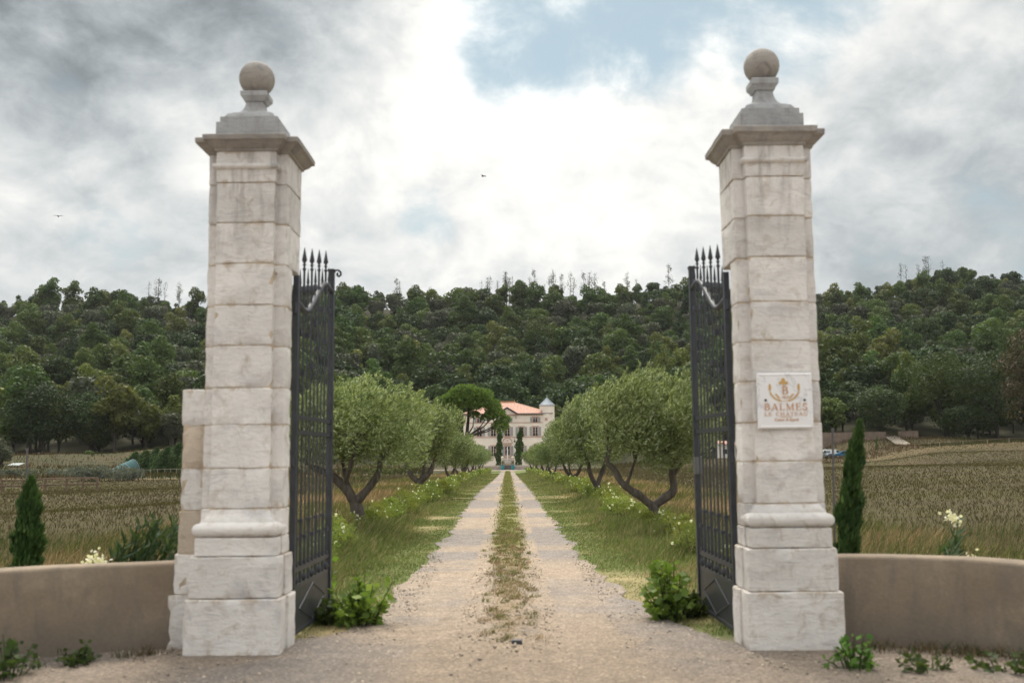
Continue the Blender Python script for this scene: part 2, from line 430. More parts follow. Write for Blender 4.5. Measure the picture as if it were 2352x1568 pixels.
M['weed'] = leaf_mat('weed_leaves', [(.07, .14, .026), (.12, .215, .042), (.19, .30, .07)], .4, .02, .15)
M['weed_d'] = leaf_mat('dark_weed_leaves', [(.03, .055, .02), (.05, .08, .026), (.07, .11, .034)], .35, .02, .15)
M['oleander'] = leaf_mat('oleander_leaves', [(.03, .062, .03), (.05, .095, .04), (.09, .14, .06)], .25, .01, .1, .4, .5)
M['silver'] = leaf_mat('silver_leaves', [(.075, .088, .075), (.12, .135, .12), (.18, .20, .175)], .25, .01, .1)
M['poplar'] = leaf_mat('poplar_leaves', [(.03, .06, .025), (.05, .09, .034), (.12, .17, .08)], .3, .015, .12)
M['petal'] = leaf_mat('white_petals', [(.72, .72, .66), (.82, .82, .78), (.88, .88, .84)], .35, 0, .05)
M['cream_petal'] = leaf_mat('cream_petals', [(.76, .73, .64), (.84, .82, .74)], .35, 0, .05)
M['blade'] = col_mat('grass_blades', .95, 8, .2, 0, .25, True)
M['field'] = col_mat('field_blades', .95, 4, .12, 0, .15)
M['ground'] = col_mat('soil_and_turf', .95, 26, .4, .03)
M['drive'] = col_mat('gravel_drive', .93, 45, .35, .02, 0, False, 60.0)
M['pebble'] = col_mat('pebbles', .9, 20, .2, 0, 0, True)

# ------------------------------------------------------------------ terrain
def px_pts(lst):
    return [at(*p) for p in lst]
def h_axis(y):
    return -1.45 * np.clip((np.asarray(y, float) - 44) / 151.0, 0, 1) - .004 * np.clip(np.asarray(y, float) - 195, 0, 40)
_ctrl = px_pts([(1905, 1053, 212), (1960, 1012, 222), (2120, 1008, 222), (2300, 1036, 165), (2352, 1015, 195), (1700, 1052, 180),
                (50, 1132, 84), (180, 1126, 84), (290, 1094, 150), (400, 1091, 150), (250, 1074, 185), (200, 1042, 212), (400, 1030, 212), (0, 1046, 212),
                (2100, 1024, 206), (2040, 1001, 228), (1915, 1064, 190), (1930, 1080, 160), (2250, 1120, 70), (100, 1170, 45)])
_ctrl[-2].z = 0.55; _ctrl[-1].z = -.6
_cp = [(p.x, p.y, p.z - float(h_axis(p.y))) for p in _ctrl]
_cp += [(x, y, 0.0) for y in (8, 14, 22, 34, 50, 70, 95, 120, 150, 180, 205) for x in (-4, 4)]
_cp += [(x, y, 0.0) for y in (8, 15) for x in (-12, 12)] + [(-14, 195, .1), (14, 195, .1), (-10, 150, 0), (12, 150, .1), (-9, 100, -.1), (9, 100, .1)]
_cp = np.array(_cp)
def h_plain(x, y):
    x = np.asarray(x, float); y = np.asarray(y, float)
    w = 0; a = 0
    for cx, cy, cz in _cp:
        d = ((x - cx) / 14.0) ** 2 + ((y - cy) / 20.0) ** 2 + .03
        k = d ** -1.6; w = w + k; a = a + k * cz
    return h_axis(y) + a / w
_sky = np.array([(-400, 700), (0, 690), (60, 672), (240, 660), (330, 668), (470, 682), (640, 660), (800, 652), (870, 655), (1000, 668), (1150, 655), (1300, 655),
                 (1500, 650), (1600, 650), (1750, 660), (1880, 668), (1960, 655), (2050, 640), (2180, 610), (2352, 616), (2750, 600)], float)
_sa = []; _se = []
for px, py in _sky:
    p = at(px, py, 100.0); _sa.append(p.x / 100); _se.append((p.z - EYE) / 100)
YB, YT = 232.0, 520.0
def H(x, y):
    x = np.asarray(x, float); y = np.asarray(y, float)
    a = np.clip(x / np.maximum(y, 1), -.75, .75)
    xb = a * YB
    base = h_plain(np.where(y > YB, xb, x), np.minimum(y, YB))
    eb = (base - EYE) / YB
    et = np.interp(a, _sa, _se) - 11.5 / YT
    t = np.clip((y - YB) / (YT - YB), 0, 1)
    yy = np.minimum(y, YT)
    hill = EYE + yy * (eb + (et - eb) * t ** .82) + (fbm2(x, y, 40, 3, 5) - .5) * 5 * np.clip(t * 4, 0, 1)
    return np.where(y > YB, hill, base)
def gz(x, y): return float(H(x, y))
def gpix(px, py, Y):
    """Ground point below the picture column px at distance Y."""
    p = at(px, py, Y); return Vector((p.x, p.y, gz(p.x, p.y)))

def road_c(y): return -.05 - .0053 * (np.asarray(y, float) - 9)
_rl = np.array([(6, -9), (8.0, -7), (8.9, -2.6), (9.2, -1.9), (10.1, -1.38), (12.6, -1.45), (15.6, -1.32), (25, -1.42), (43, -1.5), (77, -1.5), (150, -1.75), (168, -2.3), (176, -7), (182, -16), (195, -17)], float)
_rr = np.array([(6, 9), (8.0, 7), (8.6, 2.6), (8.9, 1.85), (10.7, 1.34), (12.9, 1.2), (15.7, 1.08), (25, .96), (43, .78), (77, .55), (150, .05), (168, .8), (176, 6), (182, 17), (195, 20)], float)
def road_l(y): return np.interp(y, _rl[:, 0], _rl[:, 1])
def road_r(y): return np.interp(y, _rr[:, 0], _rr[:, 1])

def axis_grid(a, b, near, far, mid, grow):
    """Positions from a to b, spaced near at mid and growing outwards."""
    out = [mid]; s = near; v = mid
    while v < b:
        v += s; out.append(min(v, b)); s = min(far, s * grow)
    s = near; v = mid
    while v > a:
        v -= s; out.insert(0, max(v, a)); s = min(far, s * grow)
    return np.array(out)
gx = axis_grid(-520, 520, .22, 9, 0, 1.035); gy = axis_grid(-40, 760, .25, 8, 9, 1.022)
X, Y = np.meshgrid(gx, gy)
Z = H(X, Y) + np.where(Y < YB, (fbm2(X, Y, 3, 4, 3) - .5) * .08 * np.clip((np.abs(X - road_c(Y)) - 1.5) / 2, 0, 1), 0)

def zone_col(x, y):
    """Ground colour by what grows there."""
    x = np.asarray(x, float); y = np.asarray(y, float)
    n1 = fbm2(x, y, 2.2, 4, 11); n2 = fbm2(x, y, 9, 4, 12); n3 = fbm2(x * .25, y, .9, 3, 13)
    green = np.array([.13, .165, .055]); straw = np.array([.36, .28, .16]); tan = np.array([.25, .185, .105]); lav = np.array([.072, .059, .030])
    olive = np.array([.078, .073, .028]); forest = np.array([.05, .05, .03]); gravel = np.array([.30, .245, .195]); meadow = np.array([.06, .058, .028])
    def mix(a, b, k): return a * (1 - k[..., None]) + b * k[..., None]
    rc = road_c(y); off = np.abs(x - rc)
    c = np.broadcast_to(green, x.shape + (3,)).copy()
    c = mix(c, straw, sstep(.53, .72, n3 * .5 + n1 * .5) * .75)
    c = mix(c, straw, sstep(14.5, 9.5, y) * sstep(.3, .6, n1))
    c = mix(c, tan, sstep(3.3, 4.2, off + (n1 - .5)))
    row = .5 + .5 * np.sin((y + (n2 - .5) * 1.6) * 2 * PI / 1.7)
    fld = mix(np.broadcast_to(lav, c.shape), olive, sstep(.45, .75, n2 * .6 + row * .4) * .75)
    fmask = sstep(6.5, 8.5, off + (n2 - .5) * 2) * np.where(x > 0, sstep(200, 180, y + 12 * (n2 - .5)), sstep(122, 112, y + 8 * (n2 - .5)))
    c = mix(c, fld, fmask)
    c = mix(c, meadow, sstep(5, 8, off) * np.where(x > 0, sstep(185, 200, y), sstep(115, 124, y)))
    c = mix(c, tan * .4, sstep(.5, .7, n2) * .6 * sstep(125, 160, y) * sstep(8, 14, off))
    c = mix(c, forest, sstep(YB - 10, YB + 6, y + (n2 - .5) * 14))
    c = mix(c, gravel, sstep(9.4, 8.6, y))
    return c * (.85 + .3 * n1[..., None])
nx, ny = len(gx), len(gy)
V = np.stack([X, Y, Z], -1).reshape(-1, 3)
ii = (np.arange(ny - 1)[:, None] * nx + np.arange(nx - 1)[None, :]).ravel()
Fq = np.stack([ii, ii + 1, ii + nx + 1, ii + nx], -1)
g = link('ground', np_mesh('ground', V, Fq, [M['ground']], zone_col(X, Y).reshape(-1, 3), smooth=True))
tag(g, kind='structure')

# the gravel drive: a sheet of its own just above the ground
dy = np.concatenate([np.arange(-6, 8, .5), np.arange(8, 30, .10), np.arange(30, 90, .4), np.arange(90, 195.1, 1.5)])
us = np.linspace(0, 1, 61)
el = road_l(dy) + (fbm2(dy, dy * 0 + 3, .55, 4, 21) - .5) * .55 * (dy > 8.3); er = road_r(dy) + (fbm2(dy, dy * 0 + 9, .55, 4, 22) - .5) * .55 * (dy > 8.3)
el[dy < 6] = -9; er[dy < 6] = 9
DX = el[:, None] * (1 - us) + er[:, None] * us; DY = np.repeat(dy[:, None], len(us), 1)
n4 = fbm2(DX, DY, .6, 4, 31); n5 = fbm2(DX * .35, DY, .8, 4, 32); n6 = fbm2(DX, DY, .12, 3, 33)
off = DX - road_c(DY)
DZ = H(DX, DY) + .012 + (n4 - .5) * .03 - .035 * np.exp(-((np.abs(off) - .72) / .28) ** 2) + .03 * np.exp(-(off / .3) ** 2)
DZ = np.maximum(DZ, H(DX, DY) + .004)
pale = np.array([.375, .305, .24]); grey = np.array([.27, .245, .23]); strip = np.array([.29, .225, .145]); sgreen = np.array([.20, .20, .075])
band = fbm2(DX * .10, DY, 2.3, 3, 35); band = sstep(.3, .7, band)
kg = np.clip(sstep(.42, .70, .55 * band + .45 * n5 + .25 * (np.abs(off) > .5) - .12) * sstep(9, 15, DY) * .95 + .55 * sstep(.5, .7, n4) * sstep(16, 9, DY) + .3 * sstep(.9, 1.5, np.abs(off)), 0, 1)
C = pale * (1 - kg[..., None]) + grey * kg[..., None]
C = C * (1 - sstep(11.5, 7.2, DY)[..., None] * .32)  # near gravel darkened towards the camera: lens vignette put into its colour
sw = .27 - .10 * sstep(17, 10, DY)
ks = sstep(sw + .12, sw - .12, np.abs(off) + (n4 - .5) * .35) * sstep(7.6, 10.5, DY) * sstep(172, 160, DY) * (.25 + .75 * sstep(.40, .62, n4 + .25 * sstep(13, 22, DY)))
sc_ = strip + (sgreen - strip) * sstep(12, 22, DY + 4 * (n5 - .5))[..., None]
C = C * (1 - ks[..., None]) + sc_ * ks[..., None]
C *= (.9 + .25 * (n6[..., None] - .3))
V = np.stack([DX, DY, DZ], -1).reshape(-1, 3); nu = len(us)
ii = (np.arange(len(dy) - 1)[:, None] * nu + np.arange(nu - 1)[None, :]).ravel()
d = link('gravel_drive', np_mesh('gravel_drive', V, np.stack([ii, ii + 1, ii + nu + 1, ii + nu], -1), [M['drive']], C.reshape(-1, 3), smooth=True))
tag(d, kind='structure')
# pale earth path climbing to the gap in the board fence
pp = [gpix(2092, 1025, 205), gpix(2078, 1018, 210), gpix(2062, 1010, 216), gpix(2048, 1004, 222), gpix(2040, 1001, 228)]
pw = [2.4, 2.2, 2.0, 1.9, 1.8]
pv = []; pf = []
for i, (p, w) in enumerate(zip(pp, pw)):
    for sgn in (-1, 1):
        x = p.x + sgn * w / 1.4; pv.append((x, p.y, gz(x, p.y) + .25))
for i in range(len(pp) - 1): pf.append((2 * i, 2 * i + 1, 2 * i + 3, 2 * i + 2))
tag(link('path', np_mesh('path', pv, pf, [simple('pale_path', (.27, .235, .19), .95, .15, .6)])), kind='structure')

# ------------------------------------------------------------------ gate pillars
def tee(hb, hp, bf, bk, pf, notch=None):
    """T-shaped outline (front towards -y), counter-clockwise from the back left."""
    if notch is None:
        return [(-hb, bk), (-hb, bf), (-hp, bf), (-hp, pf), (hp, pf), (hp, bf), (hb, bf), (hb, bk)]
    nx_, ny_ = notch                       # back inner corner cut out for the gate leaf (inner side = +x)
    return [(-hb, bk), (-hb, bf), (-hp, bf), (-hp, pf), (hp, pf), (hp, bf), (hb, bf), (hb, ny_), (hb - nx_, ny_), (hb - nx_, bk)]
def offset(poly, dd):
    n = len(poly); out = []
    for i in range(n):
        (ax, ay), (bx, by), (cx, cy) = poly[i - 1], poly[i], poly[(i + 1) % n]
        def nrm(p, q):
            l = math.hypot(q[0] - p[0], q[1] - p[1]) or 1
            return ((q[1] - p[1]) / l, -(q[0] - p[0]) / l)
        n1, n2 = nrm((ax, ay), (bx, by)), nrm((bx, by), (cx, cy))
        out.append((bx + (n1[0] + n2[0]) * dd, by + (n1[1] + n2[1]) * dd))
    return out
def seg_counts(poly, step):
    n = len(poly)
    return [max(1, round(math.hypot(poly[(i + 1) % n][0] - poly[i][0], poly[(i + 1) % n][1] - poly[i][1]) / step)) for i in range(n)]
def ring(poly, cnt, z):
    out = []; n = len(poly)
    for i in range(n):
        a, b = poly[i], poly[(i + 1) % n]
        for k in range(cnt[i]):
            t = k / cnt[i]; out.append(Vector((a[0] + (b[0] - a[0]) * t, a[1] + (b[1] - a[1]) * t, z)))
    return out
def loft(mb, poly, levels, step=.07, rough=.0, seed=0.0, mirror=False):
    """Rings of the outline offset by d at z, with worn edges: levels = [(d, z), ...]."""
    cnt = seg_counts(poly, step)
    rings = []
    corner = set(); acc = 0
    for c in cnt: corner.add(acc); acc += c
    for d_, z in levels:
        r = ring(offset(poly, d_), cnt, z)
        if rough:
            cen = Vector((sum(p[0] for p in poly) / len(poly), sum(p[1] for p in poly) / len(poly), z))
            for i, p in enumerate(r):
                q = p + Vector((seed, seed * .7, seed * .3))
                w = mnoise.noise(q * 5.0) * .6 + mnoise.noise(q * 14.0) * .4
                k = rough * w
                if i in corner: k = -abs(rough * (1.4 * mnoise.noise(q * 9) ** 1)) - rough * .3
                dirv = (p - cen); dirv.z = 0; dirv.normalize()
                r[i] = p + dirv * k + Vector((0, 0, mnoise.noise(q * 6 + Vector((3, 1, 7))) * rough * .5))
        rings.append(r)
    n = len(rings[0]); sx = -1 if mirror else 1
    vs = [(p.x * sx, p.y, p.z) for r in rings for p in r]; fs = []
    for i in range(len(rings) - 1):
        for k in range(n):
            q = (i * n + k, i * n + (k + 1) % n, (i + 1) * n + (k + 1) % n, (i + 1) * n + k)
            fs.append(q[::-1] if mirror else q)
    b = (len(rings) - 1) * n
    fs.append(tuple(range(n)) if mirror else tuple(reversed(range(n)))); fs.append(tuple(reversed(range(b, b + n))) if mirror else tuple(range(b, b + n)))
    mb.add(vs, fs)
def stone_levels(z0, z1, inset=.007):
    n = max(2, round((z1 - z0 - .03) / .075))
    mids = [(0, z0 + .011 + (z1 - z0 - .022) * i / n) for i in range(n + 1)]
    return [(-inset, z0 + .003)] + mids + [(-inset, z1 - .003)]

PF, BF, BK = 0.0, .09, .66               # pilaster front, body front, body back (local y, pillar origin at the shaft front)
def gate_pillar(label, loc, side, joints, wing, nk=1.15, ck=.75, fk=1.72, seed=0.0, hb=.355):
    """side +1: the drive lies towards +x (left pillar); -1: mirrored."""
    t = thing('gate_pillar', label, 'gate pillar', loc)
    mir = side < 0
    NZ = 3.36
    core = MB(); loft(core, tee(hb, .26, BF, BK, PF, (.12, .36)), [(-.011, 0), (-.011, NZ)], 9, mirror=mir)
    loft(core, tee(hb, .26, BF, BK, PF), [(-.011, NZ), (-.011, 4.35)], 9, mirror=mir)
    core.build('mortar_core', M['mortar'], t)
    k = [0]
    def stone(hbody, hpil, pf, z0, z1, mat='stone', rough=.011, notch=True, name='stone_block'):
        k[0] += 1
        mb = MB(); loft(mb, tee(hbody, hpil, BF, BK, pf, (.12 + hbody - hb, .36) if notch and z1 < NZ + .1 else None), stone_levels(z0, z1), .07, rough, seed + k[0] * 7.3, mir)
        return mb.build(name, M[mat], t, True, 38)
    stone(.425, .405, -.150, 0.0, joints[0], rough=.012)
    stone(.395, .378, -.120, joints[0], joints[1], rough=.012)
    stone(hb + .005, .347, -.088, joints[1], joints[2], rough=.008)
    # moulded base of the pilaster: fillet, half-round torus, hollow sweep up into the shaft
    mb = MB(); z = joints[2]; zt = joints[3]
    tor = []
    for i in range(9):
        a = -PI / 2 + PI * i / 8; tor.append((.062 + .046 * math.cos(a), z + .064 + .054 * math.sin(a)))
    lv = [(.07, z + .003)] + tor + [(.052, z + .126), (.052, z + .14), (.03, z + .16), (.015, z + .19), (.004, zt - .004)]
    loft(mb, [(-.26, .08), (-.26, PF), (.26, PF), (.26, .08)], lv, .06, .004, seed + 3.1, mir)
    mb.build('base_moulding', M['stone'], t, True, 50)
    mb = MB(); loft(mb, [(-hb, BK), (-hb, BF), (hb, BF), (hb, .36), (hb - .12, .36), (hb - .12, BK)], stone_levels(joints[2], joints[3]), .07, .010, seed + 5, mir)
    mb.build('stone_block', M['stone'], t, True, 38)
    js = joints[3:]
    for a, b in zip(js[:-1], js[1:]): stone(hb, .26, PF, a, b, rough=.017 if b < 4 else .010)
    # astragal and frieze, then the cornice
    z0 = js[-1]
    T = tee(hb, .26, BF, BK, PF)
    lv = [(0, z0 + .003), (.006, z0 + .10), (.006, z0 + .115), (.028, z0 + .125), (.036, z0 + .145), (.028, z0 + .165), (.008, z0 + .172), (.004, z0 + .28)]
    mb = MB(); loft(mb, [(-.26, .2), (-.26, PF), (.26, PF), (.26, .2)], lv, .07, .004, seed + 9, mir); mb.build('frieze', M['stone'], t, True, 50)
    mb = MB(); loft(mb, [(-hb, BK), (-hb, BF), (hb, BF), (hb, BK)], [(0, z0 + .003), (0, z0 + .1), (.001, z0 + .2), (.001, z0 + .28)], .07, .006, seed + 11, mir); mb.build('frieze', M['stone'], t, True, 50)
    zc = z0 + .28
    lv = [(d_, zc + h_ * ck) for d_, h_ in ((.0, 0), (.018, .004), (.024, .03), (.030, .034), (.047, .05), (.066, .075), (.074, .095), (.080, .10), (.085, .105), (.104, .115), (.108, .168), (.102, .176), (.05, .182), (-.05, .186))]
    mb = MB(); loft(mb, T, lv, .06, .005, seed + 13, mir); mb.build('cornice', M['stone_cap'], t, True, 35)
    # finial: stepped foot, waisted neck, square cap and ball
    zf = zc + .184 * ck; yc = .31
    def sq(h_): return [(-h_, yc + h_), (-h_, yc - h_), (h_, yc - h_), (h_, yc + h_)]
    mb = MB()
    prof = [(.285, 0), (.285, .085), (.258, .088), (.258, .118), (.228, .121), (.224, .128), (.200, .148), (.182, .15), (.172, .158)]
    loft(mb, sq(1.0), [(r - 1.0, zf + z_ * fk) for r, z_ in prof], .25, 0, seed, mir)
    mb.build('finial_foot', M['stone_grey'], t, True, 25)
    mb = MB(); zn = zf + .158 * fk
    prof = [(.168, 0), (.130, .014), (.105, .034), (.088, .062), (.078, .095), (.076, .118), (.092, .12), (.096, .132), (.120, .158), (.122, .19), (.118, .196)]
    loft(mb, sq(1.0), [(r - 1.0, zn + z_ * nk) for r, z_ in prof], .25, 0, seed, mir)
    mb.build('finial_neck', M['stone_grey'], t, True, 25)
    zb = zn + .196 * nk; r = .163
    mb = MB(); pr = [(.03, -.008)] + [(r * math.cos(a), r - .012 + r * math.sin(a)) for a in [math.radians(v) for v in range(-70, 89, 8)]] + [(.004, 2 * r - .012)]
    mb.lathe(pr, (0, yc, zb), 32); mb.build('finial_ball', M['stone_cap'], t, True, 60)
    if wing:
        # lower buttress against the outer side
        zs = [0, joints[0], joints[1], joints[3] - .02, joints[4], joints[5], joints[6]]
        ws = [.645, .60, .575, .56, .555, .565]
        for i in range(6):
            mb = MB(); w = ws[i]
            loft(mb, [(-w, .62), (-w, .155), (-hb + .01, .155), (-hb + .01, .62)], stone_levels(zs[i], zs[i + 1]), .06, .026, seed + 31 + i * 3, mir)
            mb.build('buttress_block', M['stone' if i in (0, 1, 3, 5) else 'stone_warm'], t, True, 38)
        mb = MB(); mb.box(-.545, -hb, .165, .6, 0, zs[-1] - .03); mb.build('mortar_core', M['mortar'], t)
    return t
JL = [.464, .808, .965, 1.20, 1.544, 1.917, 2.237, 2.605, 2.961, 3.329, 3.696, 4.06]
JR = [.483, .838, 1.006, 1.205, 1.563, 1.899, 2.256, 2.606, 2.951, 3.349, 3.716, 4.075]
YL = 8.62
gate_pillar('weathered limestone gate pillar with ball finial and low buttress, left of the drive', (-2.35, YL, 0), 1, JL, True, 1.15, .75, 1.72, 1.7)
PR = gate_pillar('limestone gate pillar with ball finial carrying the white marble plaque', (2.345, YL, 0), -1, JR, False, 1.38, .85, 1.74, 41.3)

# ------------------------------------------------------------------ curved boundary walls
def curved_wall(label, pts, ht, th, seed):
    P_ = [Vector((x, y, 0)) for x, y in pts]
    # resample by a smooth curve
    out = []
    for i in range(len(P_) - 1):
        p0, p1, p2, p3 = P_[max(i - 1, 0)], P_[i], P_[i + 1], P_[min(i + 2, len(P_) - 1)]
        for k in range(8):
            t = k / 8
            out.append(.5 * ((2 * p1) + (p2 - p0) * t + (2 * p0 - 5 * p1 + 4 * p2 - p3) * t * t + (3 * p1 - p0 - 3 * p2 + p3) * t ** 3))
    out.append(P_[-1])
    prof = [(0, -.1), (0, .02), (0, ht * .35), (0, ht * .7), (0, ht - .03), (.010, ht - .008), (.03, ht), (th * .5, ht + .012), (th - .03, ht), (th - .01, ht - .01), (th, ht - .04), (th, -.1)]
    vs = []; fs = []
    for i, p in enumerate(out):
        tan_ = (out[min(i + 1, len(out) - 1)] - out[max(i - 1, 0)]).normalized()
        nrm = Vector((-tan_.y, tan_.x, 0))
        if nrm.y < 0: nrm = -nrm
        for o, z in prof:
            q = p + nrm * o; w = mnoise.noise(Vector((q.x * 1.7 + seed, q.y * 1.7, z * 2))) * .018
            vs.append((q.x + nrm.x * w, q.y + nrm.y * w, z + (w * .8 if z > .3 else 0)))
    n = len(prof)
    for i in range(len(out) - 1):
        for k in range(n - 1): fs.append((i * n + k, i * n + k + 1, (i + 1) * n + k + 1, (i + 1) * n + k))
    fs.append(tuple(range(n))); b = (len(out) - 1) * n; fs.append(tuple(b + k for k in range(n)))
    mb = MB(); mb.add(vs, fs); o = mb.build('boundary_wall', M['stucco'], None, True, 60)
    return tag(o, label, 'wall')
curved_wall('low curved ochre stucco wall running left from the buttressed pillar', [(-2.86, 8.83), (-3.58, 8.60), (-4.18, 8.22), (-4.72, 7.65), (-5.15, 6.9), (-5.42, 6.0), (-5.55, 4.9)], .74, .24, 0)
curved_wall('low curved ochre stucco wall running right from the pillar with the plaque', [(2.66, 8.86), (3.52, 8.58), (4.10, 8.17), (4.62, 7.6), (5.05, 6.85), (5.35, 5.9), (5.5, 4.8)], .74, .24, 9)

# ------------------------------------------------------------------ wrought-iron gate leaves
def gate_leaf(label, loc, ang, lock):
    """Local x runs along the leaf from the hinge to the free end, z up, thin in y."""
    t = thing('gate_leaf', label, 'gate', loc, ang)
    L = 1.46; I = M['iron']
    def top(u): return 3.06 - .045 * math.exp(-((u - .30) / .2) ** 2) + .36 * (lambda q: q * q * (3 - 2 * q))(min(max((u - .38) / .82, 0), 1)) - .03 * min(max((u - 1.2) / .26, 0), 1)
    MB().box(-.025, .025, -.025, .025, .05, 3.30).build('hinge_stile', I, t)
    mb = MB(); mb.box(L - .03, L + .03, -.03, .03, .05, 3.60); mb.box(L - .036, L + .036, -.036, .036, 3.60, 3.63); mb.build('end_stile', I, t)
    for z, h_ in ((2.0, .02), (1.86, .02), (.62, .022), (.47, .018)):
        MB().box(.025, L - .03, -.014, .014, z - h_, z + h_).build('rail', I, t)
    mb = MB(); mb.tube([(u, 0, top(u)) for u in np.linspace(.0, L - .02, 30)], .029, 8); mb.build('top_rail', I, t, True, 50)
    us_ = [.13 + .15 * k for k in range(9)]
    for k, u in enumerate(us_):
        tall = k % 2 == 1
        r = .0105 if tall else .0085
        zt = (3.40 + .17 * u) if tall else (3.21 + .20 * u)
        mb = MB(); mb.tube([(u, 0, .47), (u, 0, zt)], r, 8)
        # collars and the thicker lower part
        zl = 1.03 if tall else .88
        mb.tube([(u, 0, .49), (u, 0, .60)], .016 if tall else .012, 8)
        if not tall: mb.lathe([(.012, 0), (.026, .02), (.026, .05), (.012, .075)], (u, 0, .49), 10)
        mb.tube([(u, 0, .64), (u, 0, zl)], r + .006, 8)
        mb.box(u - .020, u + .020, -.020, .020, zl, zl + .035)
        mb.box(u - .017, u + .017, -.017, .017, .64, .675)
        b = mb.build('bar', I, t, True, 40)
        mb = MB(); zc = top(u) - (.62 if tall else .27); mb.box(u - .022, u + .022, -.022, .022, zc, zc + .05); mb.build('collar', I, b)
        if tall:
            mb = MB(); mb.lathe([(.012, -.29), (.022, -.27), (.025, -.22), (.012, -.19), (.011, -.05), (.021, -.035), (.011, -.02), (.010, -.004), (.020, .008), (.009, .022), (.026, .05), (.018, .095), (.002, .178)], (u, 0, zt), 8)
        else:
            mb = MB(); mb.lathe([(.010, -.08), (.020, -.07), (.020, -.02), (.009, -.005), (.015, .012), (.002, .15)], (u, 0, zt), 8)
        mb.build('spear_head', I, b, True, 40)
    mb = MB(); mb.box(.0, L, -.012, .012, .06, .455); mb.build('bottom_panel', M['iron2'], t)
    for z0, z1 in ((.05, .085),): MB().box(0, L, -.02, .02, z0, z1).build('panel_edge', I, t)
    for sgn in (-1, 1):
        mb = MB(); dmd = [(.22, .26), (.73, .43), (1.24, .26), (.73, .095)]
        for a, b in zip(dmd, dmd[1:] + dmd[:1]): mb.tube([(a[0], sgn * .013, a[1]), (b[0], sgn * .013, b[1])], .008, 5)
        mb.build('diamond_trim', I, t)
    if not lock:    # scroll at the top of the free end, turned towards the drive
        pts = [(L, -.6 * a_, 3.60 + .6 * (b_ - 3.60)) for a_, b_ in ((.02, 3.56), (.035, 3.60), (.075, 3.635), (.13, 3.63), (.165, 3.59), (.165, 3.545), (.13, 3.52), (.10, 3.54), (.10, 3.57), (.12, 3.58))]
        mb = MB(); mb.tube(pts, .012, 8); mb.build('scroll', I, t, True, 60)
    for z in (.35, 1.6, 3.0):
        MB().tube([(-.03, 0, z - .05), (-.03, 0, z + .05)], .02, 8).build('hinge', I, t)
    if lock: MB().box(L - .06, L + .045, -.035, .035, 1.42, 1.60).build('lock_box', simple('lock_metal', (.16, .165, .17), .4, .1, 6, .4), t)
    return t
gate_leaf('dark iron gate leaf with spear tips standing open beside the buttressed pillar', (-1.985, 9.08, .0), math.atan2(1.46, .055), False)
gate_leaf('dark iron gate leaf with grey lock box standing open beside the plaque pillar', (1.985, 9.10, .0), math.atan2(1.40, -.045), True)
t = thing('gate_stop', 'small dark metal gate stop set in the gravel mid drive', 'gate stop', (.02, 8.74, .02))
MB().box(-.045, .045, -.03, .03, -.02, .05).build('stop_block', M['iron'], t)
MB().box(-.06, .06, -.045, .045, -.02, .012).build('stop_plate', M['iron2'], t)

# ------------------------------------------------------------------ marble plaque with its lettering
marble, nt, b_ = new_mat('white_marble')
n = noise_tex(nt, 2.0, 4, .5, 1.2); v_ = ramp(nt, n, [(.485, (.86, .86, .87)), (.50, (.66, .65, .68)), (.512, (.86, .86, .87))])
ln(nt, v_, b_.inputs['Base Color']); b_.inputs['Roughness'].default_value = .35
gold = simple('gold_paint', (.58, .36, .13), .55, .12, 30); copper = simple('copper_paint', (.56, .29, .14), .6, .12, 30)
pl = thing('plaque', 'square white marble plaque with gold crest and lettering BALMES on the pillar', 'plaque', (0, 0, 0))
pc = at(1801.5, 920, YL - .012); pl.location = (pc.x, YL - .014, pc.z)
HW = .238; HH = .239
mb = MB(); sl = [(-HW, -HH), (HW, -HH), (HW, HH), (-HW, HH)]
vs = []
for o, y in ((0, 0), (0, -.018), (.014, -.026), (.026, -.022)): vs += [((x - math.copysign(o, x)), y, (z - math.copysign(o, z))) for x, z in sl]
mb.add(vs, [(0, 1, 2, 3), (12, 15, 14, 13)] + [(r * 4 + k, r * 4 + (k + 1) % 4, r * 4 + 4 + (k + 1) % 4, r * 4 + 4 + k) for r in range(3) for k in range(4)])
mb.build('slab', marble, pl)
FY = -.0225
def stroke(mb, a, b, w0, w1=None):
    """A flat stroke in the plaque's plane, slightly proud."""
    w1 = w0 if w1 is None else w1
    a = Vector((a[0], a[1])); b = Vector((b[0], b[1])); d_ = (b - a).normalized(); n_ = Vector((-d_.y, d_.x))
    q = [a + n_ * w0 / 2, b + n_ * w1 / 2, b - n_ * w1 / 2, a - n_ * w0 / 2]
    mb.prism([(p.x, p.y) for p in q], FY - .0025 - random.random() * .0004, FY + .001)
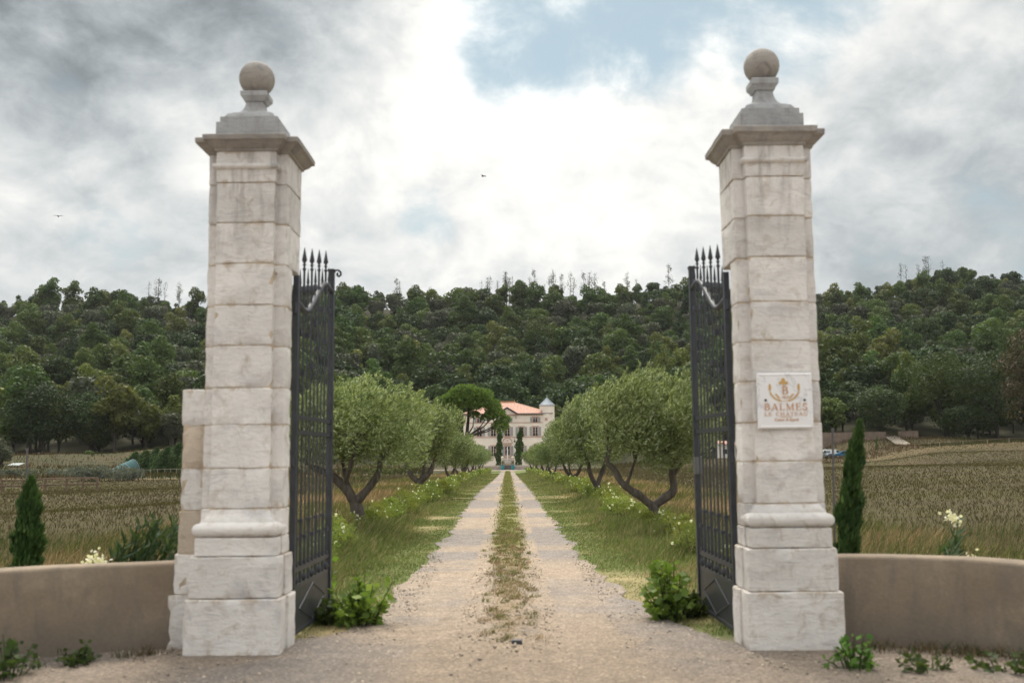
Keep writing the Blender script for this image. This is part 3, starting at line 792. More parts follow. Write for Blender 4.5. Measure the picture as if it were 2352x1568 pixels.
GL = {  # letters on a unit-high grid: strokes (x0,z0,x1,z1,thick?)
 'A': (.86, [(.10, 0, .43, 1, 0), (.43, 1, .76, 0, 1), (.22, .35, .64, .35, 0), (-.02, .02, .22, .02, 0), (.60, .02, .90, .02, 0)]),
 'L': (.68, [(.17, 0, .17, 1, 1), (.02, .97, .34, .97, 0), (.02, .03, .62, .03, 0), (.62, 0, .62, .28, 0)]),
 'M': (1.08, [(.14, 0, .16, 1, 0), (.16, 1, .52, .05, 1), (.52, .05, .88, 1, 0), (.90, 0, .88, 1, 1), (.0, .02, .28, .02, 0), (.74, .02, 1.06, .02, 0), (.02, .97, .2, .97, 0), (.86, .97, 1.04, .97, 0)]),
 'E': (.72, [(.17, 0, .17, 1, 1), (.02, .97, .62, .97, 0), (.02, .03, .64, .03, 0), (.17, .52, .50, .52, 0), (.62, .75, .62, 1, 0), (.64, 0, .64, .26, 0), (.50, .42, .50, .62, 0)]),
 'S': (.62, [(.53, .72, .53, .98, 0), (.06, .02, .06, .28, 0)]),
 'B': (.74, [(.17, 0, .17, 1, 1), (.02, .97, .36, .97, 0), (.02, .03, .36, .03, 0), (.17, .53, .38, .53, 0)]),
 'C': (.8, [(.70, .72, .70, .98, 0)]),
 'H': (.9, [(.17, 0, .17, 1, 1), (.72, 0, .72, 1, 1), (.17, .5, .72, .5, 0), (.02, .97, .32, .97, 0), (.02, .03, .32, .03, 0), (.57, .97, .87, .97, 0), (.57, .03, .87, .03, 0)]),
 'T': (.76, [(.38, 0, .38, 1, 1), (.04, .97, .72, .97, 0), (.05, .74, .05, 1, 0), (.71, .74, .71, 1, 0), (.22, .03, .54, .03, 0)]),
 'U': (.86, [(.17, .3, .17, 1, 1), (.70, .3, .70, 1, 0), (.02, .97, .32, .97, 0), (.56, .97, .84, .97, 0)]),
 ' ': (.5, [])}
ARC = {'B': [(.36, .75, .20, .22, -90, 90), (.38, .28, .24, .25, -90, 90)], 'S': [(.31, .75, .22, .22, 20, 260), (.29, .26, .24, .24, -165, 85)], 'C': [(.44, .5, .34, .48, 45, 315)], 'U': [(.435, .3, .265, .28, 180, 360)]}
def word(text, cx, zb, h_, width, mat, name='letter'):
    """Serif capitals, each letter a part of its own."""
    tot = sum(GL[c][0] for c in text) + .16 * (len(text) - 1); k = width / tot
    x = cx - width / 2
    for ch in text:
        w, ss = GL[ch]; mb = MB()
        for x0, z0, x1, z1, th_ in ss: stroke(mb, (x + x0 * k, zb + z0 * h_), (x + x1 * k, zb + z1 * h_), (.19 if th_ else .08) * h_ * .9)
        for ax, az, rx, rz_, a0, a1 in ARC.get(ch, []):
            N = 12; pts = [(x + (ax + rx * math.cos(math.radians(a0 + (a1 - a0) * i / N))) * k, zb + (az + rz_ * math.sin(math.radians(a0 + (a1 - a0) * i / N))) * h_) for i in range(N + 1)]
            for i in range(N):
                tk = .08 + .10 * math.sin(PI * (i + .5) / N); stroke(mb, pts[i], pts[i + 1], tk * h_)
        if ss: mb.build(name, mat, pl)
        x += (w + .16) * k
SX = .476 / 1140; px0, pz0 = 775, 805           # crop pixels of the plaque to metres
def pp_(x, y): return ((x - px0) * SX, (pz0 - y) * SX)
word('BALMES', pp_(785, 0)[0], pp_(0, 1003)[1], 140 * SX, 890 * SX, copper)
word('LE CHATEAU', pp_(785, 0)[0], pp_(0, 1115)[1], 72 * SX, 890 * SX, copper)
word('B', pp_(785, 0)[0], pp_(0, 672)[1], 165 * SX, 140 * SX, copper, 'monogram')
mb = MB(); stroke(mb, pp_(655, 1140), pp_(905, 1140), 10 * SX); mb.build('rule', copper, pl)
def ftext(txt, cx, zb, size, mat, shear=0.0):
    cu = bpy.data.curves.new('lettering', 'FONT'); cu.body = txt; cu.size = size; cu.align_x = 'CENTER'; cu.extrude = .0012; cu.shear = shear; cu.offset = .0004
    cu.materials.append(mat)
    to = bpy.data.objects.new('lettering', cu); COL.objects.link(to); bpy.context.view_layer.update()
    me = bpy.data.meshes.new_from_object(to.evaluated_get(bpy.context.evaluated_depsgraph_get())); bpy.data.objects.remove(to); me.name = 'lettering'
    o = bpy.data.objects.new('lettering', me); COL.objects.link(o); o.parent = pl; o['kind'] = 'stuff'; o.location = (cx, FY - .0012, zb); o.rotation_euler = (PI / 2, 0, 0)
    return o
ftext('Coeur & Esprit', pp_(785, 0)[0], pp_(0, 1222)[1], .034, copper, .25)
ftext('1827', pp_(775, 0)[0], pp_(0, 760)[1], .032, copper)
mb = MB()
def disc(mb, c, rx, rz_, rot=0.0, n=12):
    poly = []
    for i in range(n):
        a = 2 * PI * i / n; x, z = rx * math.cos(a), rz_ * math.sin(a)
        poly.append((c[0] + x * math.cos(rot) - z * math.sin(rot), c[1] + x * math.sin(rot) + z * math.cos(rot)))
    mb.prism(poly, FY - .0025 - random.random() * .0004, FY + .001)
disc(mb, pp_(750, 380), 42 * SX, 45 * SX); disc(mb, pp_(700, 438), 44 * SX, 36 * SX); disc(mb, pp_(805, 440), 44 * SX, 36 * SX)
stroke(mb, pp_(752, 420), pp_(752, 500), 26 * SX)
mb.build('trefoil', gold, pl)
mb = MB()
for sgn in (-1, 1):
    def q_(x, y): return pp_(765 + sgn * (x - 765), y)
    disc(mb, q_(1062, 530), 26 * SX, 78 * SX, 0)
    for x, y, a in ((1045, 660, -.35), (1005, 715, -.7), (965, 755, -.9), (915, 785, -1.1), (870, 800, -1.3), (925, 690, -.8), (890, 735, -.9)):
        disc(mb, q_(x, y), 17 * SX, 42 * SX, a * sgn)
    pts = [q_(*p) for p in ((1062, 600), (1045, 660), (985, 735), (905, 795), (765, 812))]
    for a, b in zip(pts[:-1], pts[1:]): stroke(mb, a, b, 9 * SX)
mb.build('wheat_wreath', gold, pl)
for x in (372, 1175):
    mb = MB(); c = pp_(x, 795); mb.tube([(c[0], FY + .003, c[1]), (c[0], FY - .008, c[1])], .011, 10); mb.build('screw', M['iron'], pl)

# ------------------------------------------------------------------ the house at the end of the drive
HY = 195.0; K = .0115
hc = at(1166, 1079, HY); HZ = gz(hc.x, HY)
def hx(cx): return (cx - 765) * K
def hz(cy): return (1395 - cy) * K
cream = simple('cream_render', (.87, .79, .70), .9, .07, .5); pink = simple('pink_stone_trim', (.55, .36, .30), .85, .12, 2)
shut = simple('grey_blue_shutter', (.36, .385, .39), .6, .08, 3); wood = simple('pale_window_frame', (.55, .45, .38), .6, .08, 3)
glass, nt, b_ = new_mat('window_glass'); b_.inputs['Base Color'].default_value = (.035, .04, .05, 1); b_.inputs['Roughness'].default_value = .08
tile, nt, b_ = new_mat('terracotta_tiles')
tcx = nnode(nt, 'ShaderNodeTexCoord'); wv = nnode(nt, 'ShaderNodeTexWave', bands_direction='X'); wv.inputs['Scale'].default_value = 1.1; ln(nt, tcx.outputs['Object'], wv.inputs['Vector'])
n = noise_tex(nt, 3, 6, .65)
ln(nt, mixc(nt, .3, ramp(nt, n, [(.3, (.40, .22, .165)), (.55, (.55, .32, .245)), (.75, (.64, .42, .34))]), ramp(nt, wv.outputs['Fac'], [(.2, (.28, .15, .115)), (.6, (.58, .35, .27))])), b_.inputs['Base Color'])
b_.inputs['Roughness'].default_value = .85; bump(nt, b_, wv.outputs['Fac'], .8, .08)
zinc = simple('zinc_roof', (.30, .34, .38), .4, .12, 2, .5); gutter = simple('dark_gutter', (.12, .11, .15), .5, .1, 3)
house = thing('country_house', 'cream three storey country house with tiled hip roof at the end of the drive', 'house', (hc.x, HY, HZ))
wall_h = hz(462); HWD = 8.55; DEP = 15.0
MB().box(-HWD, HWD, 0, DEP, -.3, wall_h).build('wall', cream, house)
zr = hz(235); ez = hz(455)
mb = MB(); e = .35; rx_ = 1.45
mb.add([(-HWD - e, -e, ez), (HWD + e, -e, ez), (HWD + e, DEP + e, ez), (-HWD - e, DEP + e, ez), (-rx_, DEP / 2, zr), (rx_, DEP / 2, zr)],
       [(0, 1, 5, 4), (1, 2, 5), (2, 3, 4, 5), (3, 0, 4), (3, 2, 1, 0)])
roof = mb.build('roof', tile, house)
mb = MB()
for i in range(13):
    x = -rx_ + i * 2 * rx_ / 12; mb.lathe([(.09, 0), (.12, .1), (.03, .22), (.07, .30), (.01, .40)], (x, DEP / 2, zr - .04), 6)
mb.tube([(-rx_, DEP / 2, zr), (rx_, DEP / 2, zr)], .1, 6); mb.lathe([(.1, 0), (.14, .12), (.04, .3), (.08, .42), (.01, .6)], (rx_, DEP / 2, zr), 6)
mb.build('ridge_crest', simple('orange_crest', (.52, .27, .15), .8, .1, 3), roof)
mb = MB()
for a, b in (((HWD + e, -e, ez), (rx_, DEP / 2, zr)), ((-HWD - e, -e, ez), (-rx_, DEP / 2, zr))): mb.tube([a, b], .11, 6)
mb.build('hip_tiles', simple('pale_hip_tiles', (.60, .42, .30), .85, .1, 3), roof)
MB().tube([(-HWD - e, -e - .06, ez), (-1.95, -e - .06, ez)], .07, 6).build('gutter', gutter, roof)
mb = MB(); mb.tube([(1.95, -e - .06, ez), (HWD + e, -e - .06, ez)], .07, 6)
mb.build('gutter', gutter, roof)
MB().tube([(1.7, -.1, ez - .1), (1.7, -.1, ez - 1.0)], .05, 6).build('downpipe', gutter, roof)
mb = MB()
for i in range(34):
    x = -HWD + .3 + i * (2 * HWD - .6) / 33; mb.box(x - .09, x + .09, -.28, -.003, wall_h - .18, wall_h - .02)
mb.box(-HWD, HWD, -.12, -.002, wall_h - .30, wall_h - .19); mb.build('eaves_brackets', simple('eaves_stone', (.50, .40, .30), .9, .1, 2), house)
# front pediment
pz = hz(345)
mb = MB(); mb.prism([(-1.75, ez - .15), (1.75, ez - .15), (0, pz - .3)], -.30, 2.5); ped = mb.build('pediment', cream, house)
mb = MB()
for sgn in (-1, 1):
    mb.add([(0, -.62, pz), (sgn * 2.1, -.62, ez - .02), (sgn * 2.1, 3.2, ez - .02), (0, 3.2, pz), (0, -.62, pz - .16), (sgn * 2.1, -.62, ez - .18), (sgn * 2.1, 3.2, ez - .18), (0, 3.2, pz - .16)],
           [(0, 1, 2, 3), (4, 7, 6, 5), (0, 4, 5, 1), (1, 5, 6, 2), (2, 6, 7, 3), (3, 7, 4, 0)])
mb.build('pediment_roof', tile, ped)
mb = MB()
for sgn in (-1, 1): mb.tube([(0, -.68, pz - .04), (sgn * 2.1, -.68, ez - .06)], .10, 6)
mb.build('gutter', gutter, ped)
mb = MB(); mb.box(-1.8, 1.8, -.36, -.305, ez - .28, ez - .15); mb.build('pediment_string', pink, ped)
for z in (605, 850):
    MB().box(-HWD - .01, HWD + .01, -.07, -.004, hz(z) - .10, hz(z) + .04).build('string_course', pink, house)
def window(cx, z0, z1, w=1.0, shutters=True, rail=True, door=False):
    fr = MB(); y = -.02; x0, x1 = cx - w / 2, cx + w / 2; s = .14
    fr.box(x0 - s, x0, -.05, -.003, z0, z1); fr.box(x1, x1 + s, -.05, -.003, z0, z1); fr.box(x0 - s - .05, x1 + s + .05, -.06, -.003, z1, z1 + .19); fr.box(x0 - s, x1 + s, -.07, -.003, z0 - .1, z0)
    w_ = fr.build('door' if door else 'window', pink, house)
    sh = MB(); sh.box(x0, x0 + .07, -.035, -.004, z0, z1); sh.box(x1 - .07, x1, -.035, -.004, z0, z1); sh.box(cx - .07, cx + .07, -.036, -.004, z0, z1); sh.box(x0 + .07, cx - .07, -.034, -.004, z1 - .08, z1); sh.box(cx + .07, x1 - .07, -.034, -.004, z1 - .08, z1)
    hgt = z1 - z0
    for q in (.36, .68):
        for a, b in ((x0 + .07, cx - .07), (cx + .07, x1 - .07)): sh.box(a, b, -.032, -.004, z0 + hgt * q - .02, z0 + hgt * q + .02)
    if door:
        for a, b in ((x0 + .07, cx - .07), (cx + .07, x1 - .07)): sh.box(a, b, -.03, -.004, z0, z0 + .55)
    sh.build('sash', wood, w_)
    for a, b in ((x0 + .07, cx - .07), (cx + .07, x1 - .07)): MB().box(a, b, -.02, -.004, z0 + (.55 if door else 0), z1 - .08).build('pane', glass, w_)
    if rail:
        r = MB(); r.tube([(x0, -.09, z0 + .38), (x1, -.09, z0 + .38)], .02, 5)
        for i in range(8): r.tube([(x0 + .05 + i * (w - .1) / 7, -.09, z0), (x0 + .05 + i * (w - .1) / 7, -.09, z0 + .38)], .012, 4)
        r.build('railing', M['iron'], w_)
    if shutters:
        for sgn in (-1, 1):
            a = cx + sgn * (w / 2 + s + .02); sw_ = .46 if w > .9 else .40
            r = MB(); r.box(min(a, a + sgn * sw_), max(a, a + sgn * sw_), -.11, -.055, z0 - .02, z1 + .02)
            for i in range(10):
                z = z0 + .1 + i * (hgt - .2) / 10; r.box(min(a, a + sgn * sw_) + .05, max(a, a + sgn * sw_) - .05, -.125, -.111, z, z + (hgt - .2) / 10 * .6)
            r.build('shutter', shut, w_)
for cx in (-5.46, 0, 5.46): window(cx, hz(598), hz(520), .88)
for cx in (-5.46, -2.72, 0, 2.72, 5.46): window(cx, hz(832), hz(682), .98)
for cx in (-5.46, -2.72, 2.72, 5.46): window(cx, hz(1165), hz(1000), .9)
window(0, hz(1200), hz(1003), 1.02, door=True, rail=False)
MB().box(-.85, .85, -.055, -.003, hz(1003) + .2, hz(960)).build('door_panel', simple('door_lintel', (.58, .47, .36), .9, .1, 2), house)
mb = MB(); R0 = 1.0
for i in range(14):
    a0, a1 = PI * i / 14, PI * (i + 1) / 14
    mb.prism([(math.cos(a0) * R0 * .86, hz(950) + math.sin(a0) * R0 * .92), (math.cos(a0) * R0, hz(950) + math.sin(a0) * R0 * 1.08), (math.cos(a1) * R0, hz(950) + math.sin(a1) * R0 * 1.08), (math.cos(a1) * R0 * .86, hz(950) + math.sin(a1) * R0 * .92)], -.10, -.003)
mb.box(-1.05, 1.05, -.12, -.003, hz(950) - .1, hz(950) + .0); mb.build('door_arch', pink, house)
mb = MB()
for a, b in (((-.11, -.13), (-.11, .13)), ((.03, -.13), (.03, .13)), ((-.11, 0), (0, 0)), ((.03, .13), (.13, .08)), ((.03, 0), (.13, .06)), ((.03, 0), (.14, -.06)), ((.03, -.13), (.14, -.07)), ((-.11, .13), (0, .1)), ((-.11, -.13), (0, -.1))):
    mb.tube([(a[0], -.02, hz(912) + a[1]), (b[0], -.02, hz(912) + b[1])], .022, 4)
mb.build('monogram', pink, house)
# wall lantern on the facade
mb = MB(); mb.tube([(1.42, -.02, hz(860)), (1.42, -.02, hz(905))], .03, 5); mb.tube([(1.42, -.02, hz(880)), (1.42, -.4, hz(900))], .025, 5)
mb.lathe([(.05, -.3), (.13, -.28), (.17, .02), (.03, .14)], (1.42, -.4, hz(915)), 6); mb.build('wall_lantern', M['iron'], house)
# round tower on the right corner
tx = 7.84; tr = 1.45; ty = 1.0; tz = hz(318)
tw = MB(); tw.lathe([(tr, -.3), (tr, tz)], (tx, ty, 0), 40); tow = tw.build('tower', cream, house, True, 40)
mb = MB(); mb.lathe([(tr + .14, tz - .02), (tr + .14, tz + .02), (tr * .55, tz + .82), (.09, tz + 1.5), (.06, tz + 1.55)], (tx, ty, 0), 24)
for k in range(24):
    a = 2 * PI * k / 24; mb.tube([(tx + (tr + .14) * math.cos(a), ty + (tr + .14) * math.sin(a), tz + .03), (tx + tr * .55 * math.cos(a), ty + tr * .55 * math.sin(a), tz + .84), (tx + .08 * math.cos(a), ty + .08 * math.sin(a), tz + 1.52)], .025, 4)
mb.build('cone_roof', zinc, tow)
mb = MB(); mb.lathe([(.07, 0), (.05, .15), (.13, .25), (.05, .36), (.08, .45), (.01, .68)], (tx, ty, tz + 1.5), 8); mb.build('finial', zinc, tow)
MB().lathe([(tr + .02, 0), (tr + .02, .1)], (tx, ty, tz - .12), 40).build('tower_cornice', pink, tow)
for z0, z1, a in ((455, 400, -2.45), (580, 530, -1.75)):
    mb = MB(); c = (tx + tr * math.cos(a), ty + tr * math.sin(a)); n_ = (math.cos(a), math.sin(a))
    w_ = .26; tn = (-n_[1], n_[0])
    pts = []
    for o in (-.05, .05):
        for z in (hz(z0), hz(z1)):
            for sgn in (-1, 1): pts.append((c[0] + n_[0] * o + tn[0] * w_ * sgn, c[1] + n_[1] * o + tn[1] * w_ * sgn, z))
    mb.add(pts, [(0, 1, 3, 2), (4, 6, 7, 5), (0, 4, 5, 1), (2, 3, 7, 6), (0, 2, 6, 4), (1, 5, 7, 3)]); mb.build('slit_window', pink, tow)

# forecourt: gate piers, railing gate, steps, low walls, pots, fountain
FYD = HY - 9.0
def fpt(cx, cy): return at(1850 / 1.7415 + cx / 7.379, 1550 / 1.7415 + cy / 7.379, FYD)
fz = gz(-1, FYD) - .02
ter_z = fz + .75
pierm = simple('cream_stone', (.62, .54, .44), .9, .12, 3)
for cx in (677, 850):
    p = fpt(cx, 1320); q = fpt(cx, 1160)
    t = thing('terrace_pier', 'round topped cream stone pier %s of the terrace railing gate' % ('left' if cx < 765 else 'right'), 'pier', (p.x, FYD, fz), group='terrace gate piers')
    zt = q.z - fz; MB().box(-.24, .24, -.24, .24, 0, zt - .24).build('shaft', pierm, t)
    mb = MB(); mb.lathe([(.27, -.03), (.27, .02), (.25, .04), (.21, .16), (.10, .26), (.02, .28)], (0, 0, zt - .26), 14); mb.build('rounded_cap', pierm, t, True, 50)
pa, pb = fpt(702, 1318), fpt(826, 1215)
t = thing('terrace_gate', 'dark lattice railing gate between the two cream piers before the house door', 'gate', (pa.x, FYD, pa.z))
w_ = pb.x - pa.x; h_ = pb.z - pa.z
mb = MB()
for x in (0, w_): mb.box(x - .03, x + .03, -.03, .03, 0, h_)
for z in (0, h_ - .04): mb.box(.03, w_ - .03, -.02, .02, z, z + .05)
mb.build('gate_frame', M['iron'], t)
mb = MB()
for i in range(1, 12): mb.tube([(i * w_ / 12, 0, .05), (i * w_ / 12, 0, h_ - .04)], .013, 4)
for i in range(1, 8): mb.tube([(0, 0, i * h_ / 8), (w_, 0, i * h_ / 8)], .013, 4)
mb.build('lattice', M['iron'], t)
t = thing('terrace_steps', 'dark stone steps rising between the turquoise pots to the railing gate', 'steps', ((pa.x + pb.x) / 2, FYD, fz))
stepm = simple('dark_step_stone', (.16, .14, .135), .9, .15, 2)
zs = pa.z - fz
for i in range(4): MB().box(-w_ / 2 + .02, w_ / 2 - .02, -1.2 + i * .3, .6, i * zs / 4 + .002, (i + 1) * zs / 4).build('step', stepm, t)
drys = simple('terrace_wall_stone', (.36, .31, .27), .95, .3, 3, bmp=.05)
for s_, x0, x1 in (('left', fpt(300, 0).x, fpt(650, 0).x), ('right', fpt(880, 0).x, fpt(1500, 0).x)):
    mb = MB(); o = MB().box(min(x0, x1), max(x0, x1), FYD - .2, FYD + .2, fz - .1, fpt(650, 1332).z); 
    w = o.build('terrace_wall', drys); tag(w, 'low rough terrace wall before the house, %s of the steps' % s_, 'wall')
MB_t = MB().box(-12, 12, FYD + .21, HY - .01, fz - .4, pa.z - .02)
tag(MB_t.build('terrace', simple('terrace_gravel', (.46, .40, .33), .95, .1, 1)), kind='structure')
turq = simple('turquoise_glaze', (.035, .27, .32), .3, .15, 4)
for cx in (681, 853):
    p = fpt(cx, 1400)
    t = thing('planter_pot', 'tall turquoise glazed pot at the %s foot of the terrace steps' % ('left' if cx < 765 else 'right'), 'pot', (p.x, FYD - 1.6, gz(p.x, FYD - 1.6)), group='turquoise pots by the steps')
    MB().lathe([(.24, 0), (.27, .04), (.34, .78), (.37, .80), (.37, .88), (.31, .88), (.29, .80)], (0, 0, 0), 20).build('pot', turq, t, True, 45)
    r = np.random.default_rng(cx); N = 160; P = r.normal(0, 1, (N, 3)) * (.16, .16, .25) + (0, 0, 1.2)
    pd = r.normal(0, 1, (N, 3)) + (0, 0, .8); pd /= np.linalg.norm(pd, axis=1)[:, None]
    sd_ = np.cross(pd, r.normal(0, 1, (N, 3))); sd_ /= np.linalg.norm(sd_, axis=1)[:, None]
    vv = np.stack([P, P + pd * .1 + sd_ * .04, P + pd * .2, P + pd * .1 - sd_ * .04], 1).reshape(-1, 3)
    link('pot_plant', np_mesh('pot_plant', vv, np.arange(N * 4).reshape(-1, 4), [M['oak_b' if cx > 765 else 'oak_m']]), t)
# fountain: bowl and rising jet
p = fpt(757, 1190); q = fpt(757, 1008); FO = FYD + 3.5
t = thing('fountain', 'white water jet of a fountain rising before the house door', 'fountain', (p.x, FO, pa.z - .02))
MB().lathe([(.9, 0), (.95, .35), (1.0, .4), (.88, .4), (.85, .3)], (0, 0, 0), 24).build('basin', pierm, t, True, 40)
wat, nt, b_ = new_mat('white_water'); b_.inputs['Base Color'].default_value = (.85, .87, .88, 1); b_.inputs['Roughness'].default_value = .3
mb = MB(); zt = q.z - (pa.z - .02); r_ = random.Random(3)
for i in range(60):
    z = .3 + (zt - .3) * (i / 59); x = r_.gauss(0, .05) + .12 * (.5 - abs(i / 59 - .7)); s_ = r_.uniform(.03, .075) * (1.2 if i > 34 else .7)
    mb.lathe([(.005, -s_ * 2), (s_, -s_), (s_ * .8, s_), (.005, s_ * 2.2)], (x, r_.gauss(0, .05), z), 6)
mb.tube([(0, 0, .3), (.03, 0, zt * .5), (.0, 0, zt)], [.03, .05, .02], 6); mb.build('water_jet', wat, t, True, 60)

# ------------------------------------------------------------------ plants: builders
def unit(a): return a / np.maximum(np.linalg.norm(a, axis=-1, keepdims=True), 1e-9)
def leaf_quads(P, D, L, Wd, r, N=None):
    """Diamond leaves from base points P along unit D. Returns (4N,3) verts."""
    n = len(P); L = np.broadcast_to(L, n)[:, None]; Wd = np.broadcast_to(Wd, n)[:, None]
    sd_ = unit(np.cross(D, unit(r.normal(0, 1, (n, 3))) if N is None else N))
    mid = P + D * L * .45
    return np.stack([P, mid + sd_ * Wd * .5, P + D * L, mid - sd_ * Wd * .5], 1).reshape(-1, 3)
def quads(v): return np.arange(len(v)).reshape(-1, 4)
def blob_points(r, blobs, n, shell=.55, up=.35):
    """Points on the shells of the blobs (c, rx, rz) with outward directions, none deep inside a neighbour."""
    bl = np.array(blobs, float)          # x y z rxy rz
    area = bl[:, 3] ** 2; k = r.choice(len(bl), n * 2, p=area / area.sum())
    d_ = unit(r.normal(0, 1, (n * 2, 3)) + (0, 0, up))
    rad = shell + (1.04 - shell) * r.random((n * 2, 1)) ** .6
    P = bl[k, :3] + d_ * rad * np.stack([bl[k, 3], bl[k, 3], bl[k, 4]], -1)
    keep = np.ones(n * 2, bool)
    for i in range(len(bl)):
        q = (P - bl[i, :3]) / np.array([bl[i, 3], bl[i, 3], bl[i, 4]])
        keep &= ~((np.linalg.norm(q, axis=1) < shell * .85) & (k != i))
    P = P[keep][:n]; return P, d_[keep][:n]

def crown_blobs(r, w, z0, z1, nb, kind='round'):
    out = []; zc = (z0 + z1) / 2; hh = (z1 - z0) / 2
    for i in range(nb):
        for _ in range(50):
            p = r.uniform(-1, 1, 3)
            if kind == 'cone': ok = math.hypot(p[0], p[1]) < (1 - (p[2] + 1) / 2) * .9 + .1
            elif kind == 'flat': ok = p[0] ** 2 + p[1] ** 2 + (p[2] if p[2] > 0 else p[2] * 2.2) ** 2 < 1
            else: ok = .2 < np.linalg.norm(p) < 1
            if ok: break
        rb = w * r.uniform(.15, .25) * (1.25 - .45 * np.linalg.norm(p))
        out.append((p[0] * (w / 2 - rb * .8), p[1] * (w / 2 - rb * .8), zc + p[2] * (hh - rb * .7), rb, rb * r.uniform(.7, .95)))
    return out
def tree_mesh(name, seed, w, h_, z0f, nb, nq, size, leafm, barkm, kind='round', trunk_r=.25, merged=True):
    """Tapered trunk, limbs and a crown of leaf clumps. Returns one mesh (merged) or (trunk mesh, crown mesh)."""
    r = np.random.default_rng(seed)
    bl = crown_blobs(r, w, h_ * z0f, h_, nb, kind)
    P, d_ = blob_points(r, bl, nq, .5)
    D = unit(np.cross(d_, unit(r.normal(0, 1, d_.shape))) + d_ * .30 + r.normal(0, .35, d_.shape))
    sz = size * r.uniform(.6, 1.35, len(P))
    lv = leaf_quads(P - D * sz[:, None] * .4, D, sz, sz * .8, r, unit(d_ + r.normal(0, .40, d_.shape)))
    mb = MB()
    mid = h_ * (z0f + .35 * (1 - z0f))
    top_ = Vector((r.normal(0, .04) * w, r.normal(0, .04) * w, h_ * .8))
    mb.tube([(0, 0, -.4), (0.02 * w, 0, h_ * z0f * .5), (r.normal(0, .02) * w, 0, mid), top_], [trunk_r * 1.25, trunk_r, trunk_r * .7, trunk_r * .2], 7)
    for i in range(min(6, nb)):
        b = bl[i]; mb.tube([(0, 0, h_ * z0f * r.uniform(.6, 1.3)), (b[0] * .5, b[1] * .5, (mid + b[2]) / 2), b[:3]], [trunk_r * .5, trunk_r * .3, trunk_r * .1], 5)
    if not merged:
        return mb.mesh('trunk', barkm, True), np_mesh('crown', lv, quads(lv), [leafm])
    tv = np.array(mb.v); tq = [f for f in mb.f if len(f) == 4]
    v = np.concatenate([lv, tv]); fq = np.concatenate([quads(lv), np.array(tq) + len(lv)])
    mi = np.r_[np.zeros(len(lv) // 4), np.ones(len(tq))]
    return np_mesh(name, v, fq, [leafm, barkm], None, mi)

# ------------------------------------------------------------------ wooded hillside
proto = []
spec = [  # name, label, width, height, crown base fraction, blobs, quads, size, leaf, kind
 ('oak_tree', 'dark round crowned wood tree %s, %s', 9.5, 11, .16, 22, 2600, .62, 'oak_d', 'round'),
 ('oak_tree', 'dark round crowned wood tree %s, %s', 11, 10, .14, 26, 2900, .64, 'oak_d', 'round'),
 ('leafy_tree', 'mid green full crowned wood tree %s, %s', 9, 11.5, .16, 22, 2500, .6, 'oak_m', 'round'),
 ('leafy_tree', 'mid green full crowned wood tree %s, %s', 7.5, 12.5, .18, 20, 2300, .56, 'oak_m', 'round'),
 ('yellow_tree', 'yellow green wood tree %s, %s', 7.5, 11, .16, 18, 2200, .55, 'oak_y', 'round'),
 ('grey_tree', 'grey green thin wood tree %s, %s', 8, 11, .2, 18, 1900, .52, 'oak_g', 'round'),
 ('pointed_tree', 'dark pointed conifer %s, %s', 6.5, 13, .1, 26, 2300, .5, 'oak_d', 'cone'),
 ('leafy_bush', 'low green bushy tree %s, %s', 7, 6, .05, 16, 1800, .56, 'oak_m', 'round'),
]
for i, s_ in enumerate(spec):
    proto.append(tree_mesh(s_[0], 100 + i, s_[2], s_[3], s_[4], s_[5], s_[6], s_[7], M[s_[8]], M['bark2'], s_[9], .2))
kind_w = np.array([.17, .14, .20, .15, .12, .10, .04, .08])
r = np.random.default_rng(42)
pos = []
y = YB + 1
while y < YT + 26:
    sp = 8.6 + (y - YB) * .006
    for x in np.arange(-.60 * y, .60 * y, sp):
        pos.append((x + r.uniform(-.42, .42) * sp, y + r.uniform(-.42, .42) * sp))
    y += sp * .92
pos = np.array(pos)
# front fringe of the wood at both sides, nearer than the hill foot
fr = [(x, 226 + r.uniform(-6, 6)) for x in np.arange(-135, -38, 6.5)]
pos = np.concatenate([np.array(fr), pos])
hz_ = H(pos[:, 0], pos[:, 1])
rel = np.stack([pos[:, 0], pos[:, 1], hz_ - EYE], -1)
dep = rel @ np.array(CF); upx = 1176 + FPX * (rel @ np.array(CR)) / dep
topy = 784 - FPX * ((rel + (0, 0, 12)) @ np.array(CU)) / dep
hidden = (upx > 770) & (upx < 1575) & (topy > 930)
def hill_hit(px, py):
    for Yq in np.arange(236, 520, 1.5):
        q = at(px, py, Yq)
        if q.z < gz(q.x, q.y) + .3: return Vector((q.x, q.y, gz(q.x, q.y)))
    return Vector((q.x, q.y, gz(q.x, q.y)))
ROADP = hill_hit(408, 750); POLEP = hill_hit(302, 826)
def blocks(q, hw, below):
    """Trees whose crowns would stand in the sight line to the point."""
    qd = pos[:, 1] < q.y + 3
    pxq = 1176 + FPX * (q - Vector((0, 0, EYE))).dot(CR) / (q - Vector((0, 0, EYE))).dot(CF); pyq = 784 - FPX * (q - Vector((0, 0, EYE))).dot(CU) / (q - Vector((0, 0, EYE))).dot(CF)
    return qd & (np.abs(upx - pxq) < hw) & (topy < pyq + below - 6)
hidden |= blocks(ROADP, 42, 3) | blocks(POLEP, 26, -2)
inview = (upx > -60) & (upx < 2420) & ~hidden
pos = pos[inview]; hz_ = hz_[inview]; upx = upx[inview]
order = np.argsort(pos[:, 1]); pos = pos[order]; hz_ = hz_[order]; upx = upx[order]
kinds = r.choice(len(spec), len(pos), p=kind_w)
kinds[pos[:, 1] > YT - 12] = r.choice([0, 1, 2, 3, 5, 6], (pos[:, 1] > YT - 12).sum())
scl = .92 + .85 * r.random(len(pos)) ** 1.8; rot = r.uniform(0, 2 * PI, len(pos))
